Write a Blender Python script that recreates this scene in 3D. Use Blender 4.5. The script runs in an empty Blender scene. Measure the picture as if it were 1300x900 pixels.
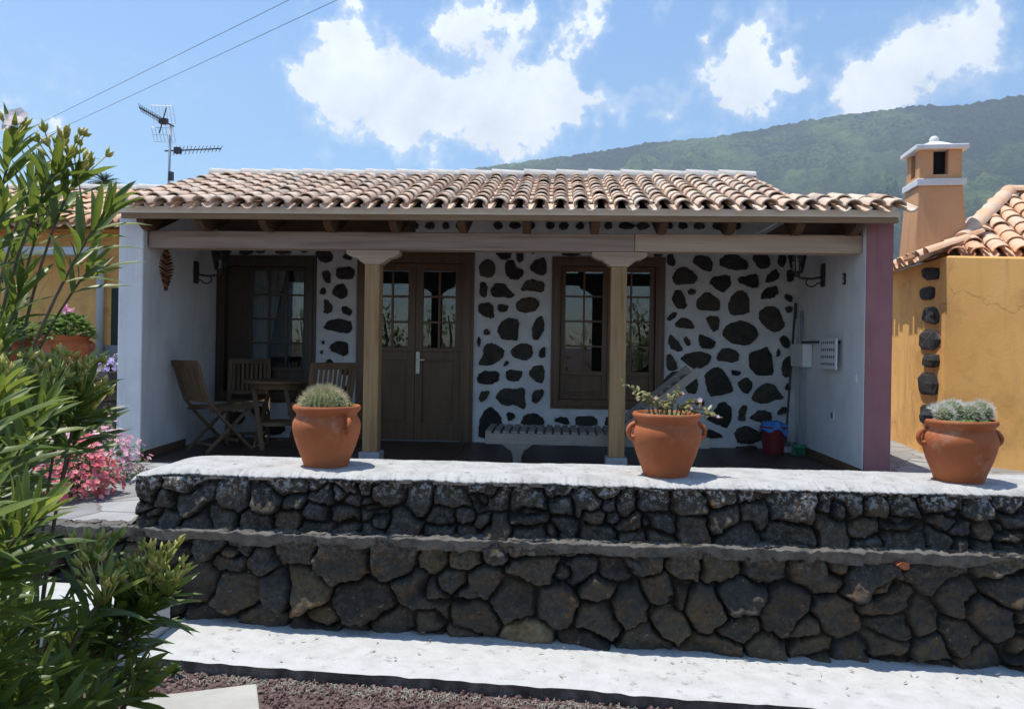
import bpy, bmesh, math, random
import numpy as np
from mathutils import Vector, Matrix, Quaternion
random.seed(7)
R = math.radians
scene = bpy.context.scene
COL = scene.collection

# ------------------------------------------------------------------ camera
F, YAW, ROLL, HY, EYE = 1000.0, .058, .0157, 440.0, 1.10
cam_d = bpy.data.cameras.new("camera"); cam = bpy.data.objects.new("camera", cam_d); COL.objects.link(cam)
cam_d.sensor_width = 36; cam_d.lens = F * 36 / 1300; cam_d.shift_y = -10 / 1300
cam_d.clip_start = .05; cam_d.clip_end = 9000
rt0 = Vector((math.cos(YAW), math.sin(YAW), 0)); fw = Vector((-math.sin(YAW), math.cos(YAW), 0)); up0 = Vector((0, 0, 1))
rt = rt0 * math.cos(ROLL) + up0 * math.sin(ROLL); up = up0 * math.cos(ROLL) - rt0 * math.sin(ROLL)
cam.matrix_world = Matrix(((rt.x, up.x, -fw.x, 0), (rt.y, up.y, -fw.y, 0), (rt.z, up.z, -fw.z, EYE), (0, 0, 0, 1)))
scene.camera = cam

def ray(px, py):
    "direction in the world of a point measured in the photograph"
    a, b = px - 650, py - HY
    return (rt * a - up * b + fw * F) / F
O = Vector((0, 0, EYE))
def PY(px, py, y): d = ray(px, py); return O + d * (y / d.y)
def PZ(px, py, z): d = ray(px, py); return O + d * ((z - EYE) / d.z)
def PL(px, py, p, n): d = ray(px, py); return O + d * ((Vector(p) - O).dot(n) / d.dot(n))

# ------------------------------------------------------------------ light
SUN = Vector((-.27, .04, 1)).normalized()
sd = bpy.data.lights.new("sun", 'SUN'); sd.energy = 5.0; sd.angle = R(.53); sd.color = (1, .95, .86)
so = bpy.data.objects.new("sun", sd); COL.objects.link(so); so.rotation_euler = SUN.to_track_quat('Z', 'Y').to_euler()
w = bpy.data.worlds.new("World"); scene.world = w; w.use_nodes = True
nt = w.node_tree; N = nt.nodes; L = nt.links
for n in list(N): N.remove(n)
out = N.new('ShaderNodeOutputWorld')
sky = N.new('ShaderNodeTexSky'); sky.sky_type = 'NISHITA'; sky.sun_disc = False
sky.sun_elevation = math.asin(SUN.z); sky.sun_rotation = math.atan2(SUN.x, SUN.y)
sky.altitude = 0; sky.air_density = 1.15; sky.dust_density = .15; sky.ozone_density = 3.5
hs_ = N.new('ShaderNodeHueSaturation'); hs_.inputs['Saturation'].default_value = 1.22; L.new(sky.outputs[0], hs_.inputs['Color'])
bg = N.new('ShaderNodeBackground'); bg.inputs[1].default_value = .155; L.new(hs_.outputs[0], bg.inputs[0])
tc = N.new('ShaderNodeTexCoord')
def wmath(op, a, b=None, c=None):
    n = N.new('ShaderNodeMath'); n.operation = op
    for i, v in enumerate((a, b, c)):
        if v is None: continue
        if hasattr(v, 'links'): L.new(v, n.inputs[i])
        else: n.inputs[i].default_value = v
    return n.outputs[0]
def wnoise(scale, detail, rough=.55):
    n = N.new('ShaderNodeTexNoise'); n.inputs['Scale'].default_value = scale; n.inputs['Detail'].default_value = detail
    n.inputs['Roughness'].default_value = rough; L.new(tc.outputs['Generated'], n.inputs['Vector']); return n
CLOUDS = [  # px, py, radius, weight : where the cloud heaps stand in the sky
 (385,92,30,.9),(420,98,42,1.0),(465,105,50,1.1),(515,120,52,1.2),(550,150,45,1.1),(600,140,48,1.1),(655,125,50,1.2),
 (705,118,45,1.1),(742,128,32,.9),(500,160,38,.9),(640,160,40,.9),(690,155,40,.7),(795,138,34,.85),(848,142,26,.9),(470,75,30,.7),(430,165,40,.35),
 (560,32,26,.9),(600,28,38,1.2),(640,32,38,1.2),(670,25,22,.8),(735,28,30,.95),(760,35,24,.7),(745,0,24,.6),(440,30,32,1.35),(415,32,20,.8),(725,68,14,.8),
 (905,95,24,.8),(940,92,38,1.1),(980,82,40,1.15),(1005,92,22,.7),(945,130,28,.85),(965,60,24,.7),
 (1090,88,34,.5),(1140,88,40,.62),(1190,70,42,.85),(1235,62,42,.9),(1275,62,36,.7),(1150,118,46,.5),(1105,125,38,.45),
 (900,12,26,.5),(985,6,30,.6),(890,42,14,.8),(830,4,22,.45),(60,161,16,1.0),(10,140,14,.7),(1090,120,34,.95),(1135,118,30,.85),(1230,5,30,.4)]
def wcol(scale, detail, amt, src):
    n = wnoise(scale, detail, .6); v = N.new('ShaderNodeVectorMath'); v.operation = 'SUBTRACT'; v.inputs[1].default_value = (.5, .5, .5); L.new(n.outputs['Color'], v.inputs[0])
    m_ = N.new('ShaderNodeVectorMath'); m_.operation = 'MULTIPLY_ADD'; m_.inputs[1].default_value = (amt,) * 3; L.new(v.outputs[0], m_.inputs[0]); L.new(src, m_.inputs[2]); return m_.outputs[0]
wdir = wcol(34, 8, .055, wcol(11, 4, .11, tc.outputs['Generated']))
acc = None
for px, py, r, wt in CLOUDS:
    d = ray(px, py).normalized()
    v = N.new('ShaderNodeVectorMath'); v.operation = 'DISTANCE'; v.inputs[1].default_value = d; L.new(wdir, v.inputs[0])
    rr = r / 1000 * .80
    q = wmath('MULTIPLY', v.outputs['Value'], 1 / rr); q = wmath('POWER', q, 2.0); q = wmath('MULTIPLY', q, -1.0)
    e = wmath('EXPONENT', q)
    acc = wmath('MULTIPLY', e, wt) if acc is None else wmath('MULTIPLY_ADD', e, wt, acc)
n1 = wnoise(10, 10, .66); n2 = wnoise(48, 10, .72)
acc = wmath('MINIMUM', acc, 1.5)
nz = wmath('MULTIPLY_ADD', n2.outputs['Fac'], 2.4, wmath('MULTIPLY', n1.outputs['Fac'], 2.6))
dens = wmath('SUBTRACT', wmath('MULTIPLY_ADD', nz, .78, wmath('MULTIPLY', acc, 1.25)), 2.50)
mr = N.new('ShaderNodeMapRange'); mr.interpolation_type = 'SMOOTHSTEP'; L.new(dens, mr.inputs['Value'])
mr.inputs['From Min'].default_value = -.05; mr.inputs['From Max'].default_value = .55
mr.inputs['To Max'].default_value = .96
wisp = N.new('ShaderNodeMapRange'); wisp.interpolation_type = 'SMOOTHSTEP'; L.new(dens, wisp.inputs['Value']); wisp.inputs['From Min'].default_value = -.5; wisp.inputs['From Max'].default_value = .3; wisp.inputs['To Max'].default_value = .34
n3 = wnoise(16, 7, .6)
cr = N.new('ShaderNodeMapRange'); L.new(n3.outputs['Fac'], cr.inputs['Value'])
cr.inputs['From Min'].default_value = .3; cr.inputs['From Max'].default_value = .65; cr.inputs['To Min'].default_value = .86; cr.inputs['To Max'].default_value = 1.12
bgc = N.new('ShaderNodeBackground'); bgc.inputs[0].default_value = (.95, .975, 1, 1); L.new(cr.outputs[0], bgc.inputs[1])
mx = N.new('ShaderNodeMixShader'); L.new(wmath('MAXIMUM', mr.outputs[0], wisp.outputs[0]), mx.inputs[0]); L.new(bg.outputs[0], mx.inputs[1]); L.new(bgc.outputs[0], mx.inputs[2])
L.new(mx.outputs[0], out.inputs[0])
scene.view_settings.view_transform = 'Standard'; scene.view_settings.look = 'None'
scene.view_settings.gamma = 1; scene.view_settings.use_curve_mapping = False
scene.view_settings.exposure = .35
scene.cycles.max_bounces = 8; scene.cycles.transparent_max_bounces = 12; scene.cycles.volume_bounces = 0
scene.cycles.use_denoising = True

# ------------------------------------------------------------------ materials
def mat(name, cols, scale=4, rough=.8, bump=0, bscale=30, bdist=.01, spec=.3, attr=False, detail=6, stretch=None,
        dirt=None, dirt_scale=2.0, dirt_amt=(.55, .7), noise_w=.5, coat=0, world=False, streak=None, crack=None):
    """noise driven colour ramp (cols dark..light), optional per-piece random value, optional stains, bump"""
    m = bpy.data.materials.new(name); m.use_nodes = True
    n = m.node_tree.nodes; l = m.node_tree.links; b = n['Principled BSDF']
    t = n.new('ShaderNodeTexCoord'); vec = t.outputs['Object']
    if world: vec = n.new('ShaderNodeNewGeometry').outputs['Position']
    wv_ = vec
    if stretch:
        mp = n.new('ShaderNodeMapping'); mp.inputs['Scale'].default_value = stretch; l.new(vec, mp.inputs[0]); vec = mp.outputs[0]
    no = n.new('ShaderNodeTexNoise'); no.inputs['Scale'].default_value = scale; no.inputs['Detail'].default_value = detail
    no.inputs['Roughness'].default_value = .62
    l.new(vec, no.inputs['Vector'])
    fac = no.outputs['Fac']
    st = n.new('ShaderNodeMapRange'); st.inputs['From Min'].default_value = .28; st.inputs['From Max'].default_value = .72; l.new(fac, st.inputs['Value']); fac = st.outputs[0]
    if attr:
        a = n.new('ShaderNodeAttribute'); a.attribute_name = 'rnd'
        mi = n.new('ShaderNodeMix'); mi.data_type = 'FLOAT'; mi.inputs[0].default_value = noise_w
        l.new(a.outputs['Fac'], mi.inputs[2]); l.new(fac, mi.inputs[3]); fac = mi.outputs[0]
    rp = n.new('ShaderNodeValToRGB'); e = rp.color_ramp.elements
    while len(e) < len(cols): e.new(.5)
    for i, c in enumerate(cols):
        e[i].position = i / (len(cols) - 1); e[i].color = (*c, 1)
    l.new(fac, rp.inputs[0]); colr = rp.outputs[0]
    if dirt:
        d = n.new('ShaderNodeTexNoise'); d.inputs['Scale'].default_value = dirt_scale; d.inputs['Detail'].default_value = 8; d.inputs['Roughness'].default_value = .7
        l.new(wv_, d.inputs['Vector'])
        r2 = n.new('ShaderNodeMapRange'); r2.inputs['From Min'].default_value = dirt_amt[0]; r2.inputs['From Max'].default_value = dirt_amt[1]; l.new(d.outputs['Fac'], r2.inputs['Value'])
        mi = n.new('ShaderNodeMix'); mi.data_type = 'RGBA'; mi.inputs[7].default_value = (*dirt, 1)
        l.new(r2.outputs[0], mi.inputs[0]); l.new(colr, mi.inputs[6]); colr = mi.outputs[2]
    if streak:
        mp = n.new('ShaderNodeMapping'); mp.inputs['Scale'].default_value = (9, 9, .7); l.new(t.outputs['Object'], mp.inputs[0])
        d = n.new('ShaderNodeTexNoise'); d.inputs['Scale'].default_value = 1.0; d.inputs['Detail'].default_value = 9; d.inputs['Roughness'].default_value = .7; l.new(mp.outputs[0], d.inputs['Vector'])
        r2 = n.new('ShaderNodeMapRange'); r2.inputs['From Min'].default_value = .52; r2.inputs['From Max'].default_value = .80; r2.inputs['To Max'].default_value = .8; l.new(d.outputs['Fac'], r2.inputs['Value'])
        mi = n.new('ShaderNodeMix'); mi.data_type = 'RGBA'; mi.inputs[7].default_value = (*streak, 1); l.new(r2.outputs[0], mi.inputs[0]); l.new(colr, mi.inputs[6]); colr = mi.outputs[2]
    if crack:
        wn_ = n.new('ShaderNodeTexNoise'); wn_.inputs['Scale'].default_value = 3.5; wn_.inputs['Detail'].default_value = 6; l.new(t.outputs['Object'], wn_.inputs['Vector'])
        va = n.new('ShaderNodeVectorMath'); va.operation = 'MULTIPLY_ADD'; va.inputs[1].default_value = (.5, .5, .5); l.new(wn_.outputs['Color'], va.inputs[0]); l.new(t.outputs['Object'], va.inputs[2])
        vo = n.new('ShaderNodeTexVoronoi'); vo.feature = 'DISTANCE_TO_EDGE'; vo.inputs['Scale'].default_value = crack; l.new(va.outputs[0], vo.inputs['Vector'])
        r2 = n.new('ShaderNodeMapRange'); r2.inputs['From Min'].default_value = .002; r2.inputs['From Max'].default_value = .007; r2.inputs['To Min'].default_value = .35; r2.inputs['To Max'].default_value = 0; l.new(vo.outputs['Distance'], r2.inputs['Value'])
        mi = n.new('ShaderNodeMix'); mi.data_type = 'RGBA'; mi.inputs[7].default_value = (.25, .16, .08, 1); l.new(r2.outputs[0], mi.inputs[0]); l.new(colr, mi.inputs[6]); colr = mi.outputs[2]
    l.new(colr, b.inputs['Base Color'])
    b.inputs['Roughness'].default_value = rough; b.inputs['Specular IOR Level'].default_value = spec
    if coat: b.inputs['Coat Weight'].default_value = coat
    if bump:
        bn = n.new('ShaderNodeTexNoise'); bn.inputs['Scale'].default_value = bscale; bn.inputs['Detail'].default_value = 8; bn.inputs['Roughness'].default_value = .65
        l.new(vec, bn.inputs['Vector'])
        bu = n.new('ShaderNodeBump'); bu.inputs['Strength'].default_value = bump; bu.inputs['Distance'].default_value = bdist
        l.new(bn.outputs['Fac'], bu.inputs['Height']); l.new(bu.outputs[0], b.inputs['Normal'])
    return m
M = {}
M['white'] = mat('white_plaster', [(.60, .60, .60), (.72, .72, .72), (.75, .75, .75)], 2.2, .9, .25, 60, .006, dirt=(.55, .53, .50), dirt_scale=1.3, dirt_amt=(.55, .80), streak=(.57, .565, .555))
M['mortar'] = mat('white_mortar', [(.50, .50, .50), (.68, .68, .68)], 5, .9, .5, 35, .012)
M['pink'] = mat('pink_plaster', [(.27, .118, .122), (.33, .15, .155)], 3, .9, .25, 60, .006, streak=(.19, .09, .095))
M['orange'] = mat('orange_plaster', [(.78, .41, .13), (.87, .48, .155), (.90, .52, .18)], 1.6, .92, .3, 40, .006, dirt=(.50, .28, .10), dirt_scale=1.7, dirt_amt=(.48, .75), streak=(.52, .30, .12), crack=.55)
M['orange_smooth'] = mat('orange_chimney_plaster', [(.56, .29, .14), (.64, .35, .18)], 2.5, .92, .3, 40, .008, streak=(.42, .22, .11))
M['beam'] = mat('weathered_beam_wood', [(.17, .12, .09), (.28, .21, .16), (.35, .27, .21)], 3, .75, .4, 14, .004, stretch=(.35, 4, 9), detail=9)
M['beam2'] = mat('tan_beam_wood', [(.28, .19, .13), (.40, .29, .205), (.46, .35, .25)], 3, .75, .4, 14, .004, stretch=(.35, 4, 9), detail=9)
M['column'] = mat('ochre_column_wood', [(.20, .115, .048), (.30, .185, .085), (.35, .23, .115)], 3, .7, .4, 12, .004, stretch=(9, 9, .5), detail=9)
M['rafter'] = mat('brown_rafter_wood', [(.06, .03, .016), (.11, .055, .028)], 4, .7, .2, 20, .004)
M['rafter_light'] = mat('brown_eave_board', [(.19, .125, .07), (.30, .21, .125)], 4, .7, .2, 20, .004, stretch=(.4, 4, 8))
M['darkwood'] = mat('dark_joinery_wood', [(.062, .028, .011), (.112, .054, .021), (.14, .072, .030)], 3, .42, .2, 14, .003, stretch=(6, 6, .6), spec=.5)
M['darkwood_shaded'] = mat('shaded_joinery_wood', [(.026, .014, .008), (.048, .026, .013), (.06, .033, .017)], 3, .42, .2, 14, .003, stretch=(6, 6, .6), spec=.5)  # darker copy of the joinery wood, porch corner shade painted in
M['teak'] = mat('weathered_teak', [(.08, .045, .022), (.14, .085, .045), (.18, .118, .068)], 6, .65, .2, 30, .003, attr=True)
M['greywood'] = mat('grey_lounger_wood', [(.15, .132, .112), (.26, .23, .195)], 6, .7, .2, 30, .003, attr=True)
M['cream'] = mat('cream_painted_wood', [(.72, .68, .56), (.82, .78, .67)], 6, .7, .2, 30, .004, stretch=(.5, 3, 5))
M['plinth'] = mat('grey_stone_plinth', [(.22, .22, .23), (.34, .34, .35)], 14, .85, .3, 50, .006)
M['floor'] = mat('brown_porch_tiles', [(.045, .024, .017), (.07, .038, .026)], 2.5, .45, .1, 20, .004, spec=.5)
M['skirt'] = mat('brown_skirting_tiles', [(.13, .075, .045), (.18, .10, .06)], 3, .6, .1, 20, .004)
M['tile'] = mat('clay_roof_tile', [(.33, .24, .175), (.47, .32, .23), (.62, .46, .345), (.68, .55, .44), (.56, .48, .40)], 7, .9, .5, 45, .008, attr=True, noise_w=.38,
                dirt=(.34, .31, .27), dirt_scale=3.4, dirt_amt=(.50, .66))
M['tile_warm'] = mat('warm_clay_roof_tile', [(.42, .23, .135), (.60, .33, .19), (.70, .44, .28), (.66, .48, .35), (.40, .34, .30)], 7, .9, .5, 45, .008, attr=True, noise_w=.3,
                dirt=(.33, .29, .25), dirt_scale=2.4, dirt_amt=(.58, .72))
M['ridge_mortar'] = mat('pale_ridge_mortar', [(.44, .41, .37), (.62, .59, .55)], 8, .95, .5, 40, .01)
M['concrete'] = mat('pale_concrete', [(.42, .415, .40), (.49, .485, .47), (.54, .535, .525)], 9, .9, .55, 55, .01, dirt=(.22, .21, .185), dirt_scale=11, dirt_amt=(.58, .72))
M['cap'] = mat('lime_washed_coping', [(.32, .31, .29), (.45, .44, .42), (.52, .515, .50)], 8, .95, .8, 45, .014, dirt=(.20, .188, .165), dirt_scale=16, dirt_amt=(.56, .68))
M['ledge'] = mat('grey_ledge_mortar', [(.07, .065, .057), (.14, .13, .115), (.21, .197, .175)], 12, .95, .9, 40, .02, dirt=(.36, .35, .33), dirt_scale=14, dirt_amt=(.66, .76))
M['slabside'] = mat('shaded_soiled_slab_edge', [(.05, .04, .035), (.11, .09, .08), (.2, .18, .165)], 14, .95, .7, 40, .012)  # soil stain plus the shade of the front edge, painted into the colour
M['slabstone'] = mat('beige_stepping_stone', [(.34, .32, .28), (.46, .44, .39)], 4, .9, .3, 40, .006)
M['terracotta'] = mat('terracotta', [(.32, .085, .028), (.40, .118, .040), (.44, .15, .06)], 3.5, .7, .18, 30, .004, dirt=(.50, .30, .20), dirt_scale=5.5, dirt_amt=(.55, .80), world=True)
M['flue_black'] = mat('black_flue_fill', [(.008, .007, .006), (.018, .016, .014)], 6, .95)
M['soil'] = mat('potting_soil', [(.05, .035, .025), (.10, .075, .055)], 25, .95, .8, 60, .02)
M['stoneA'] = mat('dark_facing_stone', [(.012, .012, .012), (.046, .040, .033), (.10, .080, .056)], 11, .85, 1.0, 30, .02, attr=True, noise_w=.5)
M['stoneO'] = mat('black_lava_stone', [(.012, .012, .013), (.035, .033, .032), (.09, .085, .08)], 14, .8, .9, 40, .02, attr=True, noise_w=.6)
M['iron'] = mat('black_wrought_iron', [(.012, .012, .012), (.02, .02, .02)], 10, .5, .1, 40, .002, spec=.5)
M['brass'] = mat('pale_brass', [(.76, .72, .58), (.82, .78, .66)], 5, .3)
M['metal'] = mat('galvanised_metal', [(.35, .35, .36), (.48, .48, .5)], 10, .45); M['metal'].node_tree.nodes['Principled BSDF'].inputs['Metallic'].default_value = .7
M['darkmetal'] = mat('dark_antenna_metal', [(.05, .05, .055), (.09, .09, .095)], 10, .5)
M['plastic_w'] = mat('white_plastic', [(.68, .68, .68), (.74, .74, .74)], 3, .45)
M['plastic_g'] = mat('grey_print', [(.10, .10, .11), (.16, .16, .17)], 30, .6)
M['red'] = mat('dark_red_plastic', [(.17, .02, .022), (.21, .028, .03)], 4, .4, spec=.4)
M['blue'] = mat('blue_cloth', [(.06, .20, .55), (.10, .28, .66)], 8, .9, .3, 30, .01)
M['green'] = mat('green_plastic', [(.03, .17, .09), (.05, .22, .12)], 8, .5)
M['steelblue'] = mat('blue_grey_tube', [(.17, .22, .30), (.22, .27, .35)], 8, .4)
M['curtain'] = mat('pale_curtain_cloth', [(.40, .40, .39), (.56, .56, .55)], 12, .95, .1, 30, .004)
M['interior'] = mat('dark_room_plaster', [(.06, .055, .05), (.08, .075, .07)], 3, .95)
M['wicker'] = mat('orange_wicker', [(.30, .105, .035), (.42, .17, .06)], 12, .8, .3, 40, .004)
M['wicker_dark'] = mat('brown_wicker', [(.07, .03, .015), (.11, .05, .025)], 12, .8)
M['gutter'] = mat('pale_gutter', [(.52, .54, .57), (.62, .64, .67)], 3, .5)
M['bark'] = mat('grey_brown_bark', [(.10, .085, .055), (.19, .165, .11)], 20, .9, .4, 40, .004)
M['cable'] = mat('black_cable', [(.03, .03, .035), (.05, .05, .055)], 3, .6)
M['cushion'] = mat('shutter_dark_green', [(.02, .03, .022), (.03, .042, .032)], 3, .6)

def leaf_mat(name, c1, c2, c3, trans=.35, rough=.42, spec=.5):
    m = mat(name, [c1, c2, c3], 14, rough, 0, attr=True, noise_w=.25, spec=spec)
    n = m.node_tree.nodes; l = m.node_tree.links; b = n['Principled BSDF']; o = n['Material Output']
    tr = n.new('ShaderNodeBsdfTranslucent'); mi = n.new('ShaderNodeMixShader'); mi.inputs[0].default_value = trans
    hs = n.new('ShaderNodeHueSaturation'); hs.inputs['Hue'].default_value = .475; hs.inputs['Value'].default_value = 1.6
    src = b.inputs['Base Color'].links[0].from_socket
    l.new(src, hs.inputs['Color']); l.new(hs.outputs[0], tr.inputs[0])
    l.new(b.outputs[0], mi.inputs[1]); l.new(tr.outputs[0], mi.inputs[2]); l.new(mi.outputs[0], o.inputs[0]); return m
M['oleander'] = leaf_mat('oleander_leaf', (.042, .080, .016), (.105, .165, .026), (.27, .33, .060), .42, .38, .45)
M['bud'] = leaf_mat('oleander_bud', (.30, .36, .07), (.46, .47, .12), (.60, .50, .22), .35)
M['petal_white'] = leaf_mat('white_petal', (.72, .62, .60), (.78, .70, .68), (.8, .76, .74), .3, .6, .2)
M['petal_coral'] = leaf_mat('coral_petal', (.66, .11, .13), (.74, .20, .22), (.80, .34, .36), .3, .6, .2)
M['petal_pink'] = leaf_mat('pink_petal', (.66, .17, .33), (.78, .46, .54), (.84, .74, .74), .3, .6, .2)
M['petal_lilac'] = leaf_mat('lilac_petal', (.30, .18, .50), (.52, .42, .70), (.72, .66, .80), .3, .6, .2)
M['green_leaf'] = leaf_mat('bright_green_leaf', (.05, .11, .025), (.10, .19, .04), (.19, .29, .08), .35)
M['olive_leaf'] = leaf_mat('olive_leaf', (.16, .17, .06), (.27, .26, .10), (.36, .33, .16), .3)
M['succulent'] = leaf_mat('succulent_leaf', (.12, .22, .06), (.22, .34, .10), (.32, .42, .16), .25)
M['palm'] = leaf_mat('palm_frond', (.03, .05, .02), (.05, .08, .03), (.08, .11, .05), .2)
M['cactus'] = mat('green_cactus_skin', [(.08, .11, .035), (.15, .18, .06)], 9, .7, .2, 40, .004)
M['spine'] = mat('straw_spines', [(.42, .36, .20), (.60, .54, .34)], 12, .8, attr=True)
M['spine_w'] = mat('white_woolly_spines', [(.50, .47, .40), (.74, .71, .64)], 12, .8, attr=True)
M['drygrass'] = mat('dry_straw', [(.24, .21, .16), (.50, .46, .38)], 12, .9, attr=True)
M['pebble'] = mat('red_brown_lapilli', [(.075, .042, .04), (.15, .088, .08), (.24, .17, .15)], 20, .95, .4, 60, .01, attr=True, noise_w=.3)
M['ground'] = mat('red_brown_gravel_ground', [(.07, .042, .038), (.15, .095, .085), (.22, .16, .14)], 28, .95, 1.0, 45, .03)
M['earth'] = mat('dark_terrace_earth', [(.05, .038, .026), (.11, .085, .06)], 9, .95, .8, 30, .02)

# flagstone paving: irregular slabs with pale joints
m = M['flag'] = mat('grey_flagstones', [(.24, .238, .235), (.36, .356, .35)], 3, .85, .4, 40, .006)
n = m.node_tree.nodes; l = m.node_tree.links; b = n['Principled BSDF']
t = n['Texture Coordinate']
wn = n.new('ShaderNodeTexNoise'); wn.inputs['Scale'].default_value = 2.5; l.new(t.outputs['Object'], wn.inputs['Vector'])
ad = n.new('ShaderNodeVectorMath'); ad.operation = 'MULTIPLY_ADD'; ad.inputs[1].default_value = (.25, .25, 0); l.new(wn.outputs['Color'], ad.inputs[0]); l.new(t.outputs['Object'], ad.inputs[2])
v1 = n.new('ShaderNodeTexVoronoi'); v1.feature = 'DISTANCE_TO_EDGE'; v1.inputs['Scale'].default_value = 2.3; l.new(ad.outputs[0], v1.inputs['Vector'])
v2 = n.new('ShaderNodeTexVoronoi'); v2.inputs['Scale'].default_value = 2.3; l.new(ad.outputs[0], v2.inputs['Vector'])
ck = n.new('ShaderNodeMapRange'); ck.inputs['From Min'].default_value = .015; ck.inputs['From Max'].default_value = .04; l.new(v1.outputs['Distance'], ck.inputs['Value'])
sep = n.new('ShaderNodeSeparateColor'); l.new(v2.outputs['Color'], sep.inputs[0])
vr = n.new('ShaderNodeMapRange'); vr.inputs['To Min'].default_value = .78; vr.inputs['To Max'].default_value = 1.12; l.new(sep.outputs[0], vr.inputs['Value'])
src = b.inputs['Base Color'].links[0].from_socket
mu = n.new('ShaderNodeMix'); mu.data_type = 'RGBA'; mu.blend_type = 'MULTIPLY'; mu.inputs[0].default_value = 1; l.new(src, mu.inputs[6]); l.new(vr.outputs[0], mu.inputs[7])
jm = n.new('ShaderNodeMix'); jm.data_type = 'RGBA'; jm.inputs[6].default_value = (.17, .16, .145, 1); l.new(ck.outputs[0], jm.inputs[0]); l.new(mu.outputs[2], jm.inputs[7])
l.new(jm.outputs[2], b.inputs['Base Color'])

# dry stone wall: attribute r = stone tone, g = joint depth, b = splash of mortar
m = M['rubble'] = bpy.data.materials.new('dark_lava_rubble'); m.use_nodes = True
n = m.node_tree.nodes; l = m.node_tree.links; b = n['Principled BSDF']
at = n.new('ShaderNodeAttribute'); at.attribute_name = 'stone'; sp = n.new('ShaderNodeSeparateColor'); l.new(at.outputs['Color'], sp.inputs[0])
t = n.new('ShaderNodeTexCoord')
def nz_(sc, de, ro=.65):
    q = n.new('ShaderNodeTexNoise'); q.inputs['Scale'].default_value = sc; q.inputs['Detail'].default_value = de; q.inputs['Roughness'].default_value = ro; l.new(t.outputs['Object'], q.inputs['Vector']); return q.outputs['Fac']
def mr_(v, a, b_, c=0, d=1):
    q = n.new('ShaderNodeMapRange'); q.inputs['From Min'].default_value = a; q.inputs['From Max'].default_value = b_; q.inputs['To Min'].default_value = c; q.inputs['To Max'].default_value = d; l.new(v, q.inputs['Value']); return q.outputs[0]
def mx_(f, a, b_, bt='MIX'):
    q = n.new('ShaderNodeMix'); q.data_type = 'RGBA'; q.blend_type = bt
    for i, v in ((0, f), (6, a), (7, b_)):
        if hasattr(v, 'links'): l.new(v, q.inputs[i])
        elif i == 0: q.inputs[0].default_value = v
        else: q.inputs[i].default_value = (*v, 1)
    return q.outputs[2]
rp = n.new('ShaderNodeValToRGB'); e = rp.color_ramp.elements
for i, (p_, c) in enumerate([(0, (.026, .027, .029)), (.3, (.052, .050, .047)), (.55, (.045, .049, .055)), (.8, (.080, .064, .043)), (1, (.20, .165, .115))]):
    if i > 1: e.new(p_)
    e[min(i, len(e) - 1)].position = p_
for i, c in enumerate([(.028, .025, .021), (.066, .055, .041), (.046, .044, .042), (.108, .080, .044), (.26, .20, .115)]): e[i].color = (*c, 1)
l.new(sp.outputs[0], rp.inputs[0])
c_ = mx_(mr_(nz_(18, 8, .7), .40, .72, 0, .8), rp.outputs[0], (.076, .062, .043))
c_ = mx_(mr_(nz_(6, 6), .52, .70, 0, .75), c_, (.125, .074, .030))
c_ = mx_(mr_(nz_(48, 5), .64, .70, 0, .8), c_, (.30, .29, .265))
c_ = mx_(mr_(nz_(40, 4), .30, .45, .65, 0), c_, (.008, .008, .009))
md = n.new('ShaderNodeMath'); md.operation = 'MULTIPLY'; l.new(sp.outputs[2], md.inputs[0]); l.new(mr_(nz_(30, 8, .75), .50, .56), md.inputs[1])
c_ = mx_(md.outputs[0], c_, (.46, .45, .43))
c_ = mx_(mr_(sp.outputs[1], .0, 1.0, .85, 0), c_, (.022, .019, .016))
l.new(c_, b.inputs['Base Color']); b.inputs['Roughness'].default_value = .9; b.inputs['Specular IOR Level'].default_value = .3
bu = n.new('ShaderNodeBump'); bu.inputs['Strength'].default_value = .9; bu.inputs['Distance'].default_value = .012; l.new(nz_(45, 9, .7), bu.inputs['Height']); l.new(bu.outputs[0], b.inputs['Normal'])

# window glass: mirror of the garden over a clear pane
m = M['glass'] = bpy.data.materials.new('window_glass'); m.use_nodes = True
n = m.node_tree.nodes; l = m.node_tree.links; n.remove(n['Principled BSDF'])
fr = n.new('ShaderNodeFresnel'); fr.inputs[0].default_value = 1.62; tr = n.new('ShaderNodeBsdfTransparent'); tr.inputs[0].default_value = (.82, .85, .86, 1)
gl = n.new('ShaderNodeBsdfGlossy'); gl.inputs['Roughness'].default_value = .01; gl.inputs[0].default_value = (.9, .95, 1, 1)
mi = n.new('ShaderNodeMixShader'); l.new(fr.outputs[0], mi.inputs[0]); l.new(tr.outputs[0], mi.inputs[1]); l.new(gl.outputs[0], mi.inputs[2]); l.new(mi.outputs[0], n['Material Output'].inputs[0])

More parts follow.
